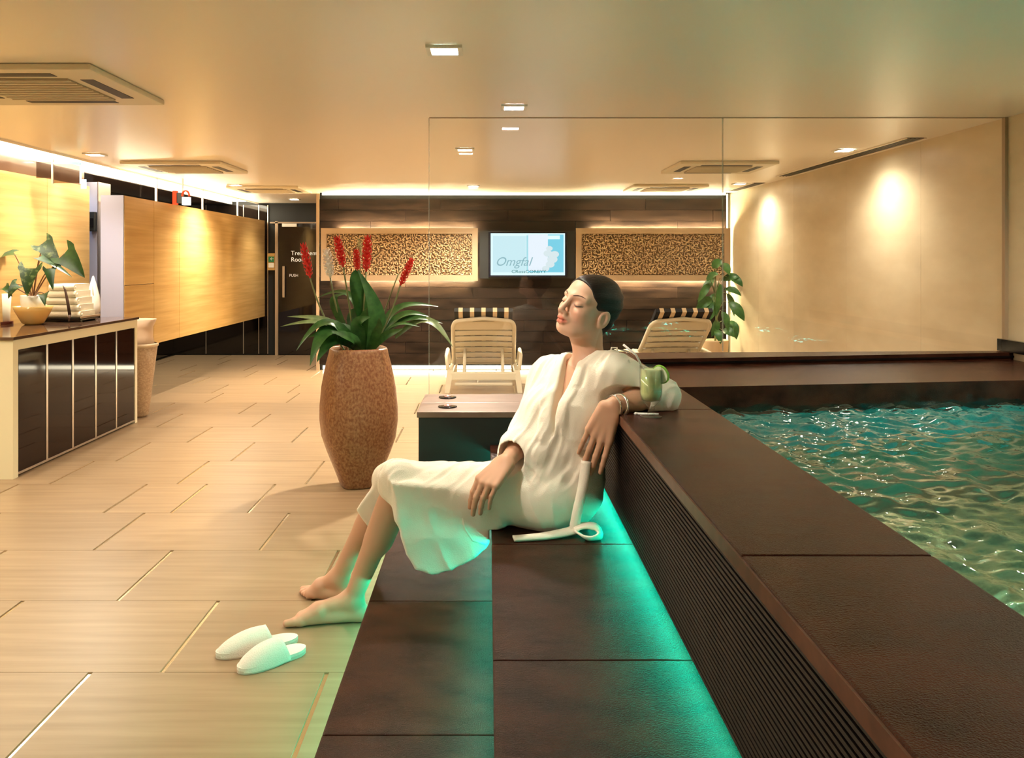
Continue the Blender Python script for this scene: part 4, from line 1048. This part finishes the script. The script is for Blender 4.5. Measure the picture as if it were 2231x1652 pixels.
S(seatf,.0); S(ledf,.0)
# colours: skin, lips, brows, lash lines, nails
def colfn(V):
    q = (V-HO)@RH.T/HS; f, l, u = q[:,0], q[:,1], q[:,2]; c = np.tile(np.array((.60,.345,.23)), (len(V),1))
    head = (f > -.03) & (np.abs(u) < .2) & (np.abs(l) < .12)
    def blend(m, col): 
        m = np.clip(m,0,1)[:,None]*head[:,None]; c[:] = c*(1-m)+np.array(col)*m
    def sg(x, wd): return 1/(1+np.exp(np.clip(-x/wd,-40,40)))
    front = sg(f-.06,.005)
    c[head] = np.array((.66,.40,.285))
    al = np.abs(l)
    blend(front*.35*np.exp(-((al-.040)/.018)**2-((u+.036)/.018)**2), (.78,.33,.24))
    lip = front*sg(.0235-al,.002)*sg(.0125*(1-(al/.027)**2)-np.abs(u+.0675),.0012); blend(lip*.9, (.60,.16,.11))
    blend(front*sg(.022-al,.002)*np.exp(-((u+.0668+.004*(al/.022)**2*-1)/.0014)**2)*.8, (.25,.05,.04))
    bl = .0225+.006*np.sin(np.clip((al-.012)/.042,0,1)*math.pi*.75)
    blend(sg(f-.04,.004)*sg(al-.011,.0015)*sg(.053-al,.002)*np.exp(-((u-bl)/.0030)**2)*.0, (.14,.06,.035))
    el = -.0085+.010*((al-.032)/.018)**2*.6
    blend(sg(f-.04,.004)*sg(al-.016,.0012)*sg(.050-al,.0012)*np.exp(-((u-el)/.0019)**2)*.3, (.06,.02,.015))
    blend(sg(f-.04,.004)*np.exp(-((al-.034)/.014)**2-((u-.003)/.007)**2)*.35, (.50,.24,.15))
    return c
m_skin = M('skin', (.7,.45,.33), .48, spec=.35, sss=.12)
nt = m_skin.node_tree; an = nt.nodes.new('ShaderNodeAttribute'); an.attribute_name = 'tint'; nt.links.new(an.outputs['Color'], nt.nodes['Principled BSDF'].inputs['Base Color'])
woman = net_obj('person', body, (-.86,2.72,-.01), (.74,3.66,1.40), .0034, m_skin, None, colfn,
    label='woman in a white robe reclining on the bench, eyes closed, arm on the coping', cat='person')
def on_face(l, u, off=0.0):
    P = np.array([hp_(.16,l,u)])
    for _ in range(40):
        d = evalf(body, P)
        if d[0] < 2e-4: break
        P = P-hf*d[0]*.7
    return Vector(P[0]+hf*off)
m_lash = M('lash_brown', (.035,.014,.010), .6)
for s in (-1,1):
    ls = np.linspace(.013,.054,9)
    MB().tube([on_face(s*a, .0205+.008*math.sin(min(1,(a-.012)/.042)*math.pi*.78)-.002, -.0004) for a in ls], [.0012,.0022,.0026,.0026,.0024,.0021,.0017,.0012,.0006], 6).build('eyebrow', M('brow_brown', (.10,.045,.028), .7), woman, True)
    ls = np.linspace(.017,.050,9)
    MB().tube([on_face(s*a, -.0095+.006*((a-.033)/.017)**2, .0) for a in ls], [.0006,.0011,.0015,.0018,.0019,.0020,.0020,.0016,.0008], 6).build('eyelashes', m_lash, woman, True)
# hair, swept back with a low knot
hair = [(hell(-.022,0,.034,.098,.0795,.085),.0,'u'), (hell(.026,0,.043,.0655,.0685,.058),.02,'u'), (hell(-.060,0,-.030,.040,.055,.045),.03,'u'), (hell(-.070,0,-.078,.024,.028,.022),.015,'u')]
pl_ = lambda P: (lambda q: (q[:,0]-.032-.60*q[:,2]+.15*np.maximum(0,np.abs(q[:,1])-.05))/1.15*HS)((P-HO)@RH.T/HS)
hair.append((pl_,.006,'i'))
hair.append((lambda P: (lambda q: -(q[:,2]+.10+.0*q[:,0])*HS)((P-HO)@RH.T/HS),.006,'i'))
for s in (-1,1): hair.append((hell(.006,s*.080,-.028,.026,.022,.037),.006,'s'))
hair.append((lambda P: (lambda q: .0012*np.sin(170*(q[:,2]+.25*q[:,0])+30*q[:,1]))((P-HO)@RH.T/HS),0,'d'))
lo = HO-.2; hi = HO+.2
m_hair = M('dark_hair', (.010,.006,.005), .42, spec=.4, bump=.5, bscale=(60,60,400))
net_obj('hair', hair, lo, hi, .003, m_hair, woman, label='dark hair swept back into a low knot')

# ---- robe
robe = []
RU = lambda f, k=.03: robe.append((f,k,'u'))
RU(cone(A3(Lsh)-.012*tup, A3(Rsh)-.012*tup, .074,.072),.0)
RU(ell(CH-.005*tup,(.120,.172,.185),RT),.06)
for s in (-1,1): RU(ell(CH+nf*.072+wx*s*.066-.02*tup,(.066,.070,.072),RT),.05)
RU(ell(A3(NB)*.40+A3(Pel)*.60,(.118,.160,.17),RT),.06); RU(ell(A3(Pel)+np.array((.02,0,.0)),(.165,.195,.125)),.07)
RU(ell(at(1262,1045,3.10),(.085,.13,.10)),.06)                                       # cloth gathered behind the hip
RU(cone(Lsh,ElL,.074,.068),.04); RU(cone(Rsh,ElR,.076,.072),.04)
RU(cone(ElL, A3(ElL)*.74+A3(WrL)*.26,.060,.056),.03)
cuR = A3(ElR)*.32+A3(WrR)*.68; RU(cone(ElR,cuR,.070,.062),.03)
RU(cone(at(1175,905,3.12),at(1175,990,3.06),.06,.075),.06)                            # blousing over the belt
RU(cone(HipL,KnL,.118,.074),.05); RU(cone(HipR,KnR,.112,.072),.05); RU(cone((A3(HipL)+A3(HipR))/2,(A3(KnL)+A3(KnR))/2+np.array((0.02,0,.0)),.11,.074),.04)
def px_poly(pts, d): return [(p.x, p.z) for p in (at(x,y,d) for x,y in pts)]
dN = 3.015
near = px_poly([(852,1050),(960,1060),(1090,1090),(1088,1150),(1062,1198),(1010,1232),(955,1254),(930,1250),(905,1240),(884,1208),(872,1165),(862,1110)], dN)
RU(slab(near,(0,dN,0),(1,0,0),(0,0,1),.014,.012),.055)
RU(cone(at(866,1046,3.08),at(872,1125,3.03),.034,.014),.05); RU(cone(at(866,1036,3.10),at(862,1034,3.30),.044,.04),.05)
near2 = px_poly([(980,1060),(1082,1080),(1076,1165),(1040,1190),(985,1190)], 3.12)
RU(slab(near2,(0,3.12,0),(1,0,0),(0,0,1),.02,.012),.04)
dF = 3.285
far = px_poly([(848,1020),(905,1020),(900,1090),(858,1112),(806,1160),(774,1110),(812,1060)], dF)
RU(slab(far,(0,dF,0),(1,0,.0),(0,0,1),.011,.01),.03)
# V opening through the cloth down to the skin
va, vb = A3(NB)+nf*.075-tup*.015, A3(at(1184,928,2.985))
def wedge(P):
    ax = vb-va; L = np.linalg.norm(ax); ax = ax/L; q = P-va; t = q@ax; sdv = np.cross(ax, nf); sdv /= np.linalg.norm(sdv)
    x = q@sdv; z = q@nf; wd = .036*np.clip(1-t/L,-.2,2.2)
    return np.maximum(np.maximum(np.abs(x)-wd, -z-.085)*.85, np.maximum(t-L,-t-.25))
neckh = cone(hp_(-.02,0,-.05), A3(NB)+nf*.02+tup*.01,.062,.070)
def collar(P):
    w_ = np.minimum(wedge(P), neckh(P)); z = (P-va)@nf
    m = np.clip((.040-w_)/.006,0,1)*np.clip((z+.20)/.02,0,1)*np.clip((P[:,2]-.70)/.12,0,1); return -.0075*m
def foldsf(P): return folds(P)
robe.append((collar,0,'d')); robe.append((foldsf,0,'d'))
robe.append((wedge,.010,'s')); robe.append((neckh,.01,'s'))
# hollow cuffs
robe.append((cone(cuR, A3(cuR)+(A3(WrR)-A3(ElR))*.6, .050,.060),.006,'s'))
cuL = A3(ElL)*.72+A3(WrL)*.28; robe.append((cone(cuL+(A3(WrL)-A3(ElL))*.05, cuL+(A3(WrL)-A3(ElL))*.9, .046,.066),.006,'s'))
def folds(P):
    q1 = (P-A3(Pel)); a = np.stack([q1@nf*9+2, q1@wx*24, q1@tup*7],1); n1 = .62*(1-2*np.abs(vnoise(a,1)-.5))+.38*(1-2*np.abs(vnoise(a*1.9+7,2)-.5))
    b = np.stack([P[:,0]*16+P[:,2]*6, P[:,1]*8, P[:,2]*9],1); n2 = 1-2*np.abs(vnoise(b,4)-.5)
    lower = np.clip((.62-P[:,2])/.12,0,1)
    n3 = vnoise(P*np.array((30,30,30)),9)-.5
    # pull folds gathered at the belt
    g = np.stack([q1@tup*26+q1@wx*14, q1@wx*7-q1@tup*4, q1@nf*5],1); n4 = (1-2*np.abs(vnoise(g,6)-.5))-.5
    return -(.017*n1*(1-lower)+.010*n2*lower-.009)+.0006*n3-.007*n4*np.exp(-((P[:,2]-.70)/.10)**2)
robe.append((seatf,0,'s')); robe.append((boxf((XO-.008,0,.3),(XI,5,HL+.001)),0,'s')); robe.append((boxf((-.409,0,0),(.06,5,STEP+.003)),0,'s'))
# keep legs and shin fronts free of cloth
m_robe = M('white_waffle_robe', (.84,.77,.66), .9, spec=.12, bump=.3, bscale=(260,260,260))
rb = net_obj('robe', robe, (-.62,2.74,.18), (.80,3.62,1.12), .0042, m_robe, woman, label='loose white robe')
# sash, hanger loop, pocket, bracelet
def ribbon(name, pts, wid, nrm, th, mat, parent, seg=40):
    P = [Vector(p) for p in pts]; n = len(P)
    def cr_(t):
        x = t*(n-1); i = min(int(x), n-2); f = x-i; p0, p1, p2, p3 = P[max(i-1,0)], P[i], P[i+1], P[min(i+2,n-1)]
        return .5*((2*p1)+(-p0+p2)*f+(2*p0-5*p1+4*p2-p3)*f*f+(-p0+3*p1-3*p2+p3)*f**3)
    V = []; F = []
    N = [Vector(v).normalized() for v in nrm]
    for k in range(seg+1):
        t = k/seg; c = cr_(t); tg = (cr_(min(1,t+.01))-cr_(max(0,t-.01))).normalized()
        x = t*(len(N)-1); i = min(int(x), len(N)-2); nv = N[i].lerp(N[i+1], x-i); nv = (nv-tg*nv.dot(tg)).normalized(); sd = tg.cross(nv)
        V += [c+sd*wid+nv*th, c+nv*th*1.5, c-sd*wid+nv*th, c-sd*wid-nv*th, c-nv*th*.6, c+sd*wid-nv*th]
    for k in range(seg):
        for j in range(6): F.append([k*6+j, k*6+(j+1)%6, (k+1)*6+(j+1)%6, (k+1)*6+j])
    F += [list(range(6))[::-1], list(range(seg*6, seg*6+6))]
    return add(name, V, F, mat, parent, True)
zs = SEAT+.012
ribbon('sash', [at(1277,1005,2.965),at(1270,1060,2.945),at(1259,1110,2.935),at(1252,1145,2.935),Vector((.288,2.93,zs+.012)),Vector((.21,2.915,zs)),Vector((.15,2.90,zs-.002)),Vector((.085,2.89,zs-.003))], .017,
       [(-.3,-1,0),(-.2,-1,.1),(-.1,-1,.5),(0,-.5,1),(.1,-.2,1),(0,-.1,1)], .004, m_robe, rb)
ribbon('sash_loop', [Vector((.292,2.93,zs+.018)),Vector((.325,2.925,zs+.03)),Vector((.365,2.92,zs+.026)),Vector((.375,2.90,zs+.004)),Vector((.335,2.885,zs-.002)),Vector((.30,2.915,zs+.012))], .018,
       [(0,-.3,1),(0,-.2,1),(.8,-.5,.3),(0,-.6,-.8),(0,-.5,-.8)], .0035, m_robe, rb, 24)
lp = hp_(-.075,.050,-.105); lpv = Vector(lp)+Vector((0,0,-.012))
MB().tube([lpv+Vector((.02,-.03,-.02)),lpv+Vector((.03,-.03,.012)),lpv+Vector((.048,-.032,.012)),lpv+Vector((.055,-.03,-.022))], .0035, 7).build('hanger_loop', m_robe, rb, True)
MB().tube([at(1008,1128,2.998),at(1013,1152,3.0),at(1030,1178,3.004),at(1058,1186,3.006)], .0045, 6).build('pocket_edge', m_robe, rb, True)
bc = Vector(A3(WrL)*.93+A3(ElL)*.07); bx_ = (ElL-WrL).normalized(); u_ = bx_.orthogonal().normalized(); v_ = bx_.cross(u_)
def ring(r, tr_, c, tilt): 
    pts = [c+(u_*math.cos(2*math.pi*k/28)+v_*math.sin(2*math.pi*k/28))*r+bx_*tilt*math.sin(2*math.pi*k/28) for k in range(29)]
    return MB().tube(pts, tr_, 8, cap=False)
ring(.041, .0048, bc+Vector((.004,0,-.010)), .012).build('bangle', m_chrome, woman, True)
ring(.040, .0034, bc+Vector((-.008,0,-.010)), -.006).build('bangle', m_chrome, woman, True)
